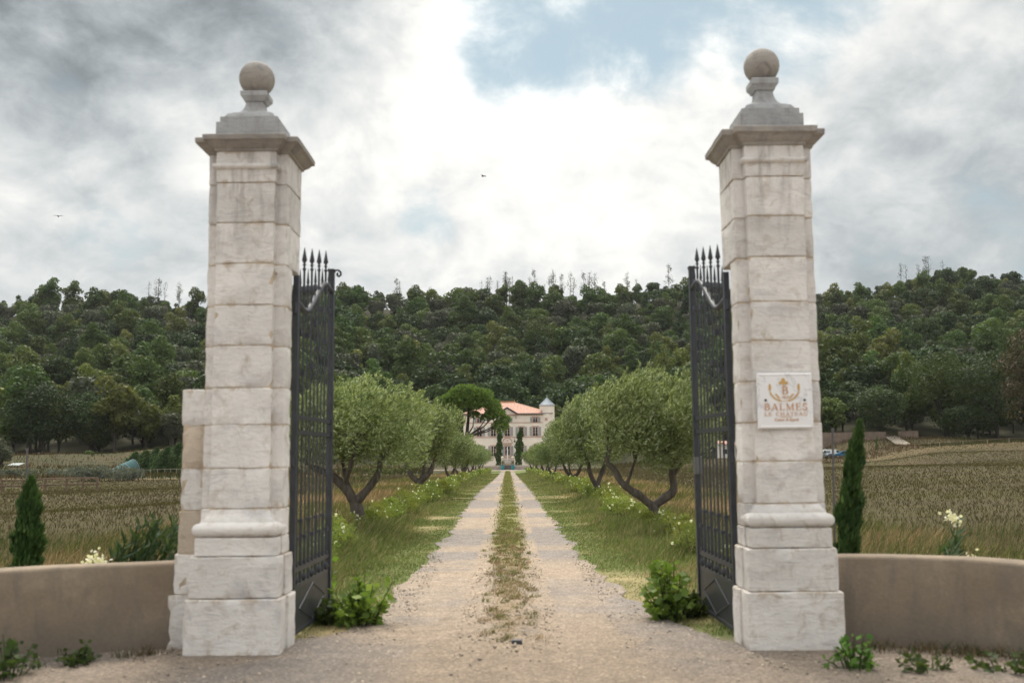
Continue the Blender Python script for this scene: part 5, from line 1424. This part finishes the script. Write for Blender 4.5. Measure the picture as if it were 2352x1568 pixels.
k = np.clip(r.random((n, 1)) * .6 + sstep(.3, .7, fbm2(x, y, 1.6, 3, 55))[:, None] * .6 - .1, 0, 1); c = green * (1 - k) + g2 * k; pale_ = (r.random((n, 1)) < .17 + .63 * dry[:, None]); c = np.where(pale_, straw * r.uniform(.75, 1.1, (n, 1)), c)
lean = np.stack([r.normal(.35, .3, n), r.normal(0, .25, n)], -1)
blades('verge_grass', 'long green grass with dry patches along both sides of the drive', np.stack([x, y, H(x, y) - .01], -1), ht, wd, lean, c, 1)
# dry grass under the olive trees and out to the fields
n = 70000; y = verge_pts(n, 10.5, 130, 1.0); sgn = np.where(r.random(n) < .5, -1, 1); x = road_c(y) + sgn * (3.2 + r.random(n) * 4.6)
ht = r.uniform(.08, .34, n) * (.5 + fbm2(x, y, 2, 3, 45)); k = r.random((n, 1)); gg = fbm2(x, y, 3, 3, 46)[:, None]
c = np.where(r.random((n, 1)) < sstep(.4, .62, gg), np.array([.14, .155, .055]), np.array([.36, .265, .15])) * (.7 + .55 * k)
blades('dry_grass', 'tall dry straw coloured grass under the olive rows', np.stack([x, y, H(x, y) - .01], -1), ht, .007 + .00045 * y, np.stack([r.normal(.35, .3, n), r.normal(0, .25, n)], -1), c, 2)
# grass strip between the wheel tracks: turf further off, thinning to scattered tufts by the gate
n = 26000; y = verge_pts(n, 11, 150, 1.0); x = road_c(y) + r.normal(0, .14, n); g1 = fbm2(x, y, .5, 3, 47)
keep = r.random(n) < np.where(y < 18, sstep(.45, .65, g1) * .7, sstep(.28, .52, g1)); x, y = x[keep], y[keep]
nt_ = 230; ty_ = 8.7 + 13 * r.random(nt_) ** .8; tx_ = road_c(ty_) + r.normal(0, .14, nt_); kb = 26
tx2 = np.repeat(tx_, kb) + r.normal(0, .035, nt_ * kb); ty2 = np.repeat(ty_, kb) + r.normal(0, .03, nt_ * kb); tcol = np.repeat(r.random(nt_), kb)
n0 = len(x); x = np.concatenate([x, tx2]); y = np.concatenate([y, ty2]); n = len(x)
fg = sstep(11, 20, y + r.normal(0, 3, n))[:, None]; k = r.random((n, 1))
c = (np.array([.33, .255, .15]) * (1 - fg) + np.array([.255, .26, .095]) * fg) * (.7 + .6 * k); c = np.where(r.random((n, 1)) < .2, np.array([.17, .19, .075]), c)
c[n0:] = np.where((tcol > .55)[:, None], np.array([.19, .20, .08]), np.array([.34, .265, .16])) * (.7 + .6 * k[n0:])
hh_ = r.uniform(.02, .06, n); hh_[n0:] *= 1.0
ww_ = .003 + .0005 * y
blades('strip_grass', 'trodden grass strip between the two wheel tracks', np.stack([x, y, H(x, y) + .03], -1), hh_, ww_, np.stack([r.normal(.3, .6, n), r.normal(0, .6, n)], -1), c, 3)
# lavender field after harvest, row by row
xs_, ys_ = [], []
row_y = 11.0
while row_y < 196:
    stp = .13 + row_y * .0026
    for a0, a1 in ((-.58 * row_y - 2, -7.4), (7.4, .60 * row_y + 2)):
        if a1 <= a0 or (a0 < 0 and row_y > 116): continue
        q = np.arange(a0, a1, stp); xs_.append(q + r.normal(0, stp * .3, len(q))); ys_.append(row_y + r.normal(0, .22, len(q)))
    row_y += .95 + row_y * .003
cxs = np.concatenate(xs_); cys = np.concatenate(ys_)
nb_ = 7; bx_ = np.repeat(cxs, nb_); by_ = np.repeat(cys, nb_); n = len(bx_); sp = .16 + .0006 * by_
bx_ = bx_ + r.normal(0, 1, n) * sp; by_ = by_ + r.normal(0, 1, n) * sp * .8
fg = fbm2(bx_, by_, 5, 4, 48)[:, None]; rowk = fbm2(bx_ * .12, by_, 1.6, 3, 49)[:, None]; k = r.random((n, 1))
c = np.array([.100, .083, .042]) * (1 - sstep(.4, .65, fg * .5 + rowk * .5)) + np.array([.105, .099, .036]) * sstep(.4, .65, fg * .5 + rowk * .5); c = c * (.82 + .36 * k)
c = np.where(r.random((n, 1)) < .02, np.array([.29, .235, .14]), c)
blades('lavender_field', 'cut lavender growing in rows over the fields either side', np.stack([bx_, by_, H(bx_, by_) - .02], -1), r.uniform(.06, .17, n), .008 + .0006 * by_, np.stack([r.normal(.1, .55, n), r.normal(0, .5, n)], -1), c, 4, 'field')
# taller rough grass just behind the right wall and left wall
n = 26000; y = r.uniform(9.6, 20, n); sgn = np.where(r.random(n) < .45, -1, 1); x = sgn * r.uniform(3.0, 11.5, n) ; gg = fbm2(x, y, 1.5, 3, 50)
c = np.where(r.random((n, 1)) < (.25 + .5 * gg[:, None]), np.array([.085, .125, .042]), np.array([.22, .18, .10])) * (.65 + .6 * r.random((n, 1)))
blades('rough_grass', 'rough green grass growing just behind the curved walls', np.stack([x, y, H(x, y) - .02], -1), r.uniform(.1, .42, n) * (.5 + gg), .010 + 0 * x, np.stack([r.normal(.4, .35, n), r.normal(0, .3, n)], -1), c, 5)
# weeds and dead stalks along the foot of the walls and pillars
n = 5200; sgn = np.where(r.random(n) < .5, -1, 1); q_u = r.random(n); wx = np.array([2.95, 3.55, 4.12, 4.62, 5.05, 5.35]); wy = np.array([8.66, 8.50, 8.10, 7.50, 6.75, 5.8]); q_i = q_u * 5
x = sgn * np.interp(q_i, np.arange(6), wx); y = np.interp(q_i, np.arange(6), wy) - np.abs(r.normal(0, .16, n)) - .02; x = x + r.normal(0, .05, n) - sgn * .05; gg = fbm2(x, y, .35, 3, 57)
keep = r.random(n) < sstep(.42, .62, gg); x, y, gg = x[keep], y[keep], gg[keep]; n = len(x)
c = np.where(r.random((n, 1)) < .4, np.array([.06, .085, .03]), np.array([.19, .14, .09])) * (.6 + .7 * r.random((n, 1)))
blades('wall_foot_weeds', 'thin weeds and dead stalks along the foot of the curved walls', np.stack([x, y, H(x, y) + .005], -1), r.uniform(.02, .12, n), .006 + 0 * x, np.stack([r.normal(.1, .6, n), r.normal(0, .6, n)], -1), c, 8)
# dry grass on the far banks
n = 26000; sgn = np.where(r.random(n) < .5, -1, 1); y = np.where(sgn < 0, r.uniform(116, 228, n), r.uniform(192, 228, n)); x = np.where(sgn < 0, r.uniform(-.56, -.08, n), r.uniform(.10, .56, n)) * y
gg = fbm2(x, y, 12, 3, 51)[:, None]; c = np.where(gg > .52, np.array([.12, .086, .047]), np.array([.065, .071, .031])) * (.7 + .6 * r.random((n, 1)))
blades('meadow_grass', 'dry meadow grass on the far banks below the wood', np.stack([x, y, H(x, y) - .05], -1), r.uniform(.25, .8, n), .12 + 0 * x, np.stack([r.normal(.2, .4, n), r.normal(0, .3, n)], -1), c, 6)
# loose stones on the gravel
n = 14000; y = 5.6 + 11 * r.random(n) ** 1.7; x = road_l(y) + (road_r(y) - road_l(y)) * r.random(n); x = np.clip(x, -5, 5); x = np.where(np.abs(x) > 4.99, r.uniform(-4.8, 4.8, n), x)
gg = fbm2(x, y, .8, 3, 52); keep = r.random(n) < .25 + .9 * sstep(.4, .65, gg); x, y = x[keep], y[keep]; n = len(x)
s_ = .005 + .016 * r.random(n) ** 3.5
octa = np.array([(1, 0, 0), (0, 1, 0), (-1, 0, 0), (0, -1, 0), (0, 0, .7), (0, 0, -.7)], float)
th_ = r.uniform(0, 2 * PI, n); vs = octa[None] * r.uniform(.6, 1.3, (n, 6, 1)) * s_[:, None, None]
cs, sn = np.cos(th_)[:, None], np.sin(th_)[:, None]; vs = np.stack([vs[..., 0] * cs - vs[..., 1] * sn, vs[..., 0] * sn + vs[..., 1] * cs, vs[..., 2]], -1)
offx = x - road_c(y)
vs += np.stack([x, y, H(x, y) + .016 + .03 * np.exp(-(offx / .3) ** 2) - .03 * np.exp(-((np.abs(offx) - .72) / .28) ** 2)], -1)[:, None]
fo_ = np.array([(0, 1, 4), (1, 2, 4), (2, 3, 4), (3, 0, 4), (1, 0, 5), (2, 1, 5), (3, 2, 5), (0, 3, 5)])
ff = (np.arange(n)[:, None, None] * 6 + fo_[None]).reshape(-1, 3)
pc_ = np.where(r.random((n, 1)) < .3, np.array([.20, .18, .17]), np.array([.44, .38, .32])) * r.uniform(.75, 1.2, (n, 1))
o = link('loose_gravel', np_mesh('loose_gravel', vs.reshape(-1, 3), ff, [M['pebble']], np.repeat(pc_, 6, 0))); tag(o, 'loose pale and grey stones scattered over the drive', 'gravel', None, 'stuff')

# ------------------------------------------------------------------ fences
tim = simple('weathered_timber', (.17, .12, .085), .9, .25, 3); board_m = simple('brown_boards', (.22, .165, .13), .9, .3, .8, coord='Object'); postm = simple('grey_post_wood', (.34, .29, .23), .9, .2, 3)
def rail_fence(name, label, pts, ph, nr, pr_, rr, mat, cat='fence'):
    """Posts at the points with rails between; every post and rail is a part."""
    t = thing(name, label, cat, pts[0]); o = Vector(pts[0])
    for i, p in enumerate(pts):
        q = Vector(p) - o; mb = MB(); mb.tube([q + Vector((0, 0, -.2)), q + Vector((random.uniform(-.03, .03), 0, ph))], pr_, 6); mb.build('post', mat, t)
    for i in range(len(pts) - 1):
        for k in range(nr):
            z = ph * (.93 if k == 0 else .93 - k * .42)
            a = Vector(pts[i]) - o + Vector((0, 0, z)); b = Vector(pts[i + 1]) - o + Vector((0, 0, z)); mb = MB(); mb.tube([a, b], rr, 6); mb.build('rail', mat, t)
    return t
rail_fence('timber_fence', 'round timber rail fence at the left edge of the field', [gpix(px, 1130, 84 - i * .6) for i, px in enumerate((-60, 4, 53, 103, 152, 190, 222))], 1.15, 2, .09, .075, tim)
rail_fence('paddock_fence', 'pale thin post and rail fence below the poplars', [gpix(px, 1092, 150 - i * .5) for i, px in enumerate((416, 430, 444, 458, 470, 489, 511, 526, 545, 560, 575, 590, 605))] and [gpix(px, 1092, 150 + i * .3) for i, px in enumerate((416, 405, 391, 378, 362, 346, 330, 312, 296, 282, 268, 245))], 1.0, 1, .045, .035, postm)
rail_fence('meadow_fence', 'wire and post fence across the meadow under the dry bank', [gpix(px, 1072, 188) for px in (146, 190, 222, 238, 270, 327, 341, 380, 434, 453, 475)], 1.3, 2, .05, .02, postm)
rail_fence('wire_fence', 'low wire fence curving along the top of the right field', [gpix(px, 1050, 195 - i * 1.5) for i, px in enumerate((2050, 2103, 2160, 2214, 2270, 2320, 2380))], .9, 1, .05, .015, postm)
rail_fence('orchard_fence', 'pale post fence on the grassy slope behind the boards', [gpix(px, 990, 232) for px in (1890, 1924, 1955, 1974)], 1.3, 2, .06, .02, postm)
def board_fence(label, x0, x1, py, Yd, top0, top1):
    t0 = gpix(x0, py, Yd); t = thing('board_fence', label, 'fence', t0); a = t0; b = gpix(x1, py, Yd); npan = max(2, round((b.x - a.x) / 4.2)); h0 = at(x0, top0, Yd).z; h1 = at(x1, top1, Yd).z
    for i in range(npan):
        u0, u1 = i / npan, (i + 1) / npan; mb = MB(); nbd = 20
        for k in range(nbd):
            ua, ub = u0 + (u1 - u0) * k / nbd, u0 + (u1 - u0) * (k + .9) / nbd; xa, xb = (b.x - a.x) * ua, (b.x - a.x) * ub; zt = h0 + (h1 - h0) * ua - t0.z + random.uniform(-.03, .03); zb = gz(a.x + xa, Yd) - t0.z - .1; yy = random.uniform(-.02, .02)
            mb.box(xa, xb, yy - .015, yy + .015, zb, zt)
        pn = mb.build('board_panel', board_m, t); pn['kind'] = 'stuff'
        xa = (b.x - a.x) * u0; MB().box(xa - .07, xa + .07, .03, .15, gz(a.x + xa, Yd) - t0.z - .1, h0 + (h1 - h0) * u0 - t0.z + .05).build('post', tim, t)
    return t
board_fence('long brown board fence behind the parked cars', 1882, 2036, 1010, 222, 993, 991)
board_fence('short dark brown board fence right of the gravel path', 2064, 2110, 1006, 224, 990, 989)

# ------------------------------------------------------------------ cars beyond the field
def car(name, label, cat, loc, rz, prof, wid, paint, wins, wheels, lights=True, rack=False):
    t = thing(name, label, cat, loc, rz); gl = glass
    mb = MB(); n = len(prof)
    for yy, ins in ((-wid / 2, .05), (-wid / 2 + .12, 0), (wid / 2 - .12, 0), (wid / 2, .05)):
        pass
    ys = [(-wid / 2, .06), (-wid / 2 + .1, 0), (wid / 2 - .1, 0), (wid / 2, .06)]; vs = []; cxm = sum(p[0] for p in prof) / n; czm = sum(p[1] for p in prof) / n
    for yy, ins in ys: vs += [(p[0] + (cxm - p[0]) * ins * .5, yy, p[1] + (czm - p[1]) * ins * .5) for p in prof]
    fs = [tuple(range(n)), tuple(reversed(range(3 * n, 4 * n)))] + [(j * n + i, j * n + n + i, j * n + n + (i + 1) % n, j * n + (i + 1) % n) for j in range(3) for i in range(n)]
    mb.add(vs, fs); mb.build('body', paint, t, True, 35)
    for w in wins:
        for sgn in (-1, 1):
            q = MB(); q.prism(w, sgn * (wid / 2 - .04) - .05, sgn * (wid / 2 - .04) + .05); q.build('side_window', gl, t)
    for wx in wheels:
        for sgn in (-1, 1):
            q = MB(); q.tube([(wx, sgn * wid / 2 - sgn * .18, .32), (wx, sgn * wid / 2 + sgn * .02, .32)], .32, 16); wh = q.build('wheel', simple('tyre_rubber', (.02, .02, .02), .9, .1, 5), t)
            q = MB(); q.tube([(wx, sgn * wid / 2, .32), (wx, sgn * (wid / 2 + .035), .32)], .19, 12); q.build('rim', M['rim'], wh)
    return t
M['rim'] = simple('rim_alloy', (.5, .5, .52), .35, .1, 5, .6)
def paint(nm, c, rough=.25):
    m = simple(nm, c, rough, .03, 1); m.node_tree.nodes['Principled BSDF'].inputs['Coat Weight'].default_value = .4; return m
pv_ = gpix(1915, 1050, 213)
vprof = [(-2.1, .35), (2.1, .35), (2.15, .75), (2.0, 1.02), (1.3, 1.15), (.65, 1.75), (.3, 1.9), (-1.9, 1.9), (-2.1, 1.6)]
v = car('parked_van', 'white parked van with roof bars beyond the lavender field', 'van', pv_, 0.0, vprof, 1.75, paint('white_paint', (.78, .8, .8)), [[(.35, 1.2), (1.18, 1.2), (.66, 1.66), (.35, 1.72)]], (-1.35, 1.35))
mb = MB()
for x in (-1.5, 0): mb.box(x - .03, x + .03, -.75, .75, 1.98, 2.03); mb.box(x - .03, x + .03, -.75, -.69, 1.9, 1.98); mb.box(x - .03, x + .03, .69, .75, 1.9, 1.98)
mb.build('roof_bars', M['iron'], v)
pb_ = gpix(1936, 1052, 208)
bprof = [(-2.1, .3), (2.1, .3), (2.15, .6), (2.0, .8), (1.1, .92), (.3, 1.36), (-.5, 1.46), (-1.4, 1.3), (-2.0, .98), (-2.15, .8)]
car('parked_car', 'blue parked car with sloping windscreen beside the right cypress', 'car', pb_, PI, bprof, 1.75, paint('blue_paint', (.02, .14, .27)), [[(-1.35, .98), (.95, .95), (.28, 1.28), (-.5, 1.37), (-1.2, 1.22)]], (-1.3, 1.3))
ps_ = gpix(1897, 1051, 206)
sprof = [(-2.0, .38), (2.0, .38), (2.05, .8), (1.9, .98), (.95, 1.05), (.45, 1.55), (-1.85, 1.6), (-2.05, 1.0)]
sv = car('parked_car', 'silver grey off road car seen head on beside the plaque pillar', 'car', ps_, -PI / 2 + .15, sprof, 1.75, paint('silver_paint', (.34, .39, .45)), [[(-1.7, 1.06), (.85, 1.06), (.42, 1.48), (-1.7, 1.52)]], (-1.25, 1.25))
q = MB(); q.add([(.99, -.68, 1.08), (.99, .68, 1.08), (.55, .6, 1.50), (.55, -.6, 1.50)], [(0, 1, 2, 3)]); q.v = [(x + .03, y, z) for x, y, z in q.v]; q.build('windscreen', glass, sv)
for sgn in (-1, 1): MB().box(1.98, 2.08, sgn * .62 - .14, sgn * .62 + .14, .72, .9).build('headlight', simple('lamp_glass', (.8, .8, .78), .2, .02, 2), sv)
MB().box(2.0, 2.09, -.42, .42, .66, .9).build('grille', M['iron'], sv)
MB().box(1.95, 2.14, -.85, .85, .40, .56).build('bumper', M['iron2'], sv)

# ------------------------------------------------------------------ small far buildings and the rest
p = gpix(1672, 1050, 190)
t = thing('garden_shed', 'small white shed with orange tiled roof seen through the right gate leaf', 'shed', p)
hh = at(1672, 1012, 190).z - p.z
MB().box(-1.5, 1.5, 0, 3, -.2, hh - .55).build('wall', simple('white_render', (.7, .68, .64), .9, .06, 1), t)
mb = MB(); mb.add([(-1.8, -.3, hh - .6), (1.8, -.3, hh - .9), (1.8, 3.3, hh - .9 + .7), (-1.8, 3.3, hh + .1), (-1.8, -.3, hh - .48), (1.8, -.3, hh - .78), (1.8, 3.3, hh - .08), (-1.8, 3.3, hh + .22)], [(3, 2, 1, 0), (4, 5, 6, 7), (0, 1, 5, 4), (1, 2, 6, 5), (2, 3, 7, 6), (3, 0, 4, 7)]); mb.build('roof', tile, t)
MB().box(.45, 1.15, -.05, -.003, 0, 1.95).build('door', turq, t)
mb = MB(); mb.box(-.9, -.1, -.04, -.003, 1.0, 1.9); mb.build('window', glass, t)
p = gpix(36, 1086, 170); hh = at(36, 1066, 170).z - p.z
t = thing('field_shelter', 'small open field shelter with pale sloping roof at the left meadow', 'shelter', p)
for x, y in ((-.8, -.8), (.8, -.8), (-.8, .8), (.8, .8)): MB().box(x - .05, x + .05, y - .05, y + .05, -.1, hh - (.15 if y < 0 else 0)).build('post', M['rim'], t)
mb = MB(); mb.add([(-1, -1, hh - .2), (1, -1, hh - .2), (1, 1, hh + .15), (-1, 1, hh + .15), (-1, -1, hh - .12), (1, -1, hh - .12), (1, 1, hh + .22), (-1, 1, hh + .22)], [(3, 2, 1, 0), (4, 5, 6, 7), (0, 1, 5, 4), (1, 2, 6, 5), (2, 3, 7, 6), (3, 0, 4, 7)]); mb.build('roof', simple('pale_sheet', (.33, .38, .38), .7, .08, 2), t)
# teal tarpaulin tunnel
p = gpix(272, 1092, 154)
t = thing('poly_tunnel', 'teal sheeted low tunnel slanting up beside the poplars', 'poly tunnel', p); teal = simple('teal_sheet', (.05, .125, .135), .9, .15, 1.2)
mb = MB(); prof = []; t.scale = (.62, .62, 1.0)
for yy, s_ in ((-2.4, .35), (-1.0, .8), (1.2, 1.3), (3.6, 1.7)):
    prof.append([(math.cos(a) * 1.7 * (.75 + .25 * s_) + yy * .45, yy * 1.3, max(0, math.sin(a)) * 1.5 * s_) for a in np.linspace(0, PI, 11)])
vs = [q for rr in prof for q in rr]; fs = [(i * 11 + k, i * 11 + k + 1, i * 11 + 12 + k, i * 11 + 11 + k) for i in range(3) for k in range(10)] + [tuple(range(11)), tuple(reversed(range(33, 44)))]
mb.add(vs, fs); mb.build('sheeting', teal, t, True, 40)
mb = MB()
for rr in prof: mb.tube([(q[0], q[1], q[2] + .02) for q in rr], .03, 4)
mb.build('hoops', M['rim'], t)
# wind-bent poplars behind the paddock fence
r = np.random.default_rng(88)
for i, (px, tp_, w_) in enumerate(((292, 1040, 26), (315, 1036, 28), (338, 1030, 28), (362, 1028, 28), (385, 1018, 30), (405, 1010, 30), (425, 1012, 30), (330, 1055, 30), (370, 1050, 30))):
    Yd = 158 + i % 3 * 3; p = gpix(px, 1090, Yd); h_ = at(px, tp_, Yd).z - p.z; t = thing('poplar', 'young wind bent poplar in the clump by the teal tunnel', 'tree', p, 0, 'poplars by the teal tunnel')
    n = 2000; s_ = r.random(n) ** .8; wv_ = np.interp(s_, [0, .3, .7, 1], [.9, 1, .7, .1]) * w_ * 1.7 * Yd / FPX / 2
    P = np.stack([s_ ** 1.5 * h_ * .35 + r.normal(0, .5, n) * wv_, r.normal(0, .5, n) * wv_, s_ * h_], -1); D = unit(np.array([.8, 0, .5]) + r.normal(0, .45, (n, 3))); lv = leaf_quads(P, D, .34, .16, r)
    link('foliage', np_mesh('foliage', lv, quads(lv), [M['poplar']]), t); mb = MB(); mb.tube([(0, 0, -.1), (h_ * .1, 0, h_ * .5), (h_ * .3, 0, h_ * .9)], [.08, .05, .02], 5); mb.build('trunk', M['bark2'], t)
# silver shrubs on the field edge
for i, (px, py, w_, h_, Yd) in enumerate(((60, 1094, 130, 14, 128), (160, 1088, 110, 18, 128), (245, 1108, 75, 26, 112), (300, 1110, 85, 28, 112), (345, 1106, 60, 20, 114), (350, 1090, 70, 16, 128))):
    pxx = px if i < 2 else px - 50; p = gpix(pxx, py, Yd); W_ = w_ * Yd / FPX; H_ = h_ * Yd / FPX * 1.25; rr = np.random.default_rng(600 + i); bl = [(rr.uniform(-.45, .45) * W_, rr.uniform(-.8, .8), rr.uniform(.3, .75) * H_, H_ * rr.uniform(.35, .55), H_ * rr.uniform(.25, .35)) for _ in range(18)]
    P, d_ = blob_points(rr, bl, 1500, .4); D = unit(d_ + rr.normal(0, .6, d_.shape)); lv = leaf_quads(P, D, .26, .10, rr); t = thing('silver_shrub', 'grey silver spreading shrub along the left field edge', 'shrub', p, 0, 'silver shrubs on the left field edge')
    link('foliage', np_mesh('foliage', lv, quads(lv), [M['silver']]), t); mb = MB()
    for b in bl[:6]: mb.tube([(b[0] * .8, b[1] * .8, -.1), b[:3]], [.04, .015], 4)
    mb.build('stems', M['bark2'], t)
# low young cypress posts in the far right meadow
for i, (px, py, h_) in enumerate(((2014, 1035, 28), (1893, 1022, 18), (1990, 1000, 0))):
    if not h_: continue
    p = gpix(px, py, 205); cypress('tiny cypress sapling in the meadow %s' % ('right of the big foreground cypress' if px > 1950 else 'above the parked cars'), p, p + Vector((.1, 0, h_ * 205 / FPX)), .55, 260, .3, 820 + i)
# power pole and road barrier on the left hill
p = POLEP; q = at(302, 776, p.y)
t = thing('power_pole', 'wooden power pole with crossarm among the trees of the left hill', 'pole', (p.x, p.y, p.z - 2)); hh = q.z - p.z + 2
MB().tube([(0, 0, -1), (0, 0, hh)], .16, 7).build('pole', postm, t)
MB().box(-1.0, 1.0, -.06, .06, hh - .9, hh - .7).build('crossarm', postm, t)
mb = MB()
for x in (-.9, 0, .9): mb.lathe([(.07, 0), (.09, .12), (.05, .25)], (x, 0, hh - .7), 6)
mb.build('insulators', M['rim'], t)
p = ROADP.copy()
t = thing('road_barrier', 'pale concrete road barrier crossing the left hill wood', 'barrier', (p.x, p.y, p.z))
MB().box(-3.4, 3.0, -.15, .15, -1, 1.5).build('barrier_wall', simple('pale_concrete', (.5, .48, .46), .9, .12, 1), t)
MB().box(-3.4, 3.0, -.2, .2, 1.52, 1.7).build('coping', simple('pale_coping', (.55, .53, .5), .9, .1, 1), t)

# ------------------------------------------------------------------ two birds
for lab, px, py, Yd, s_, rz in (('dark bird gliding at the left of the sky', 134, 497, 60, .20, .3), ('dark bird banking in the bright middle of the sky', 1110, 405, 70, .20, 1.0)):
    p = at(px, py, Yd); t = thing('bird', lab, 'bird', p, rz); birdm = simple('bird_feathers', (.03, .03, .032), .8, .2, 10)
    mb = MB(); s = s_
    mb.lathe([(.002, -1.0 * s), (.12 * s, -.7 * s), (.2 * s, -.1 * s), (.16 * s, .35 * s), (.10 * s, .5 * s), (.11 * s, .62 * s), (.05 * s, .74 * s), (.004, .86 * s)], (0, 0, 0), 8)
    mb.v = [(x, z, y) for x, y, z in mb.v]
    mb.add([(-.05 * s, -.7 * s, 0), (.05 * s, -.7 * s, 0), (.22 * s, -1.25 * s, 0), (0, -1.15 * s, .01), (-.22 * s, -1.25 * s, 0)], [(0, 1, 2, 3, 4)])
    for sgn in (-1, 1):
        mb.add([(sgn * .1 * s, .3 * s, .02), (sgn * .1 * s, -.25 * s, .02), (sgn * .75 * s, -.3 * s, .28 * s), (sgn * .8 * s, .38 * s, .30 * s), (sgn * 1.55 * s, -.35 * s, .12 * s), (sgn * 1.35 * s, .2 * s, .2 * s)], [(0, 1, 2, 3), (3, 2, 4, 5)])
    mb.build('body', birdm, t, True, 60)

# ------------------------------------------------------------------ the air
hb_ = MB(); hb_.box(-560, 560, -60, 780, -8, 190); hm = bpy.data.materials.new('thin_haze'); hm.use_nodes = True; hn = hm.node_tree; hn.nodes.clear()
ho = hn.nodes.new('ShaderNodeOutputMaterial'); hv = hn.nodes.new('ShaderNodeVolumePrincipled'); hv.inputs['Color'].default_value = (.93, .96, 1, 1); hv.inputs['Density'].default_value = .00005
hv.inputs['Anisotropy'].default_value = .3
hn.links.new(hv.outputs[0], ho.inputs['Volume'])
hz_o = hb_.build('haze', hm); hz_o['kind'] = 'stuff'; hz_o['label'] = 'thin pale haze over the valley'
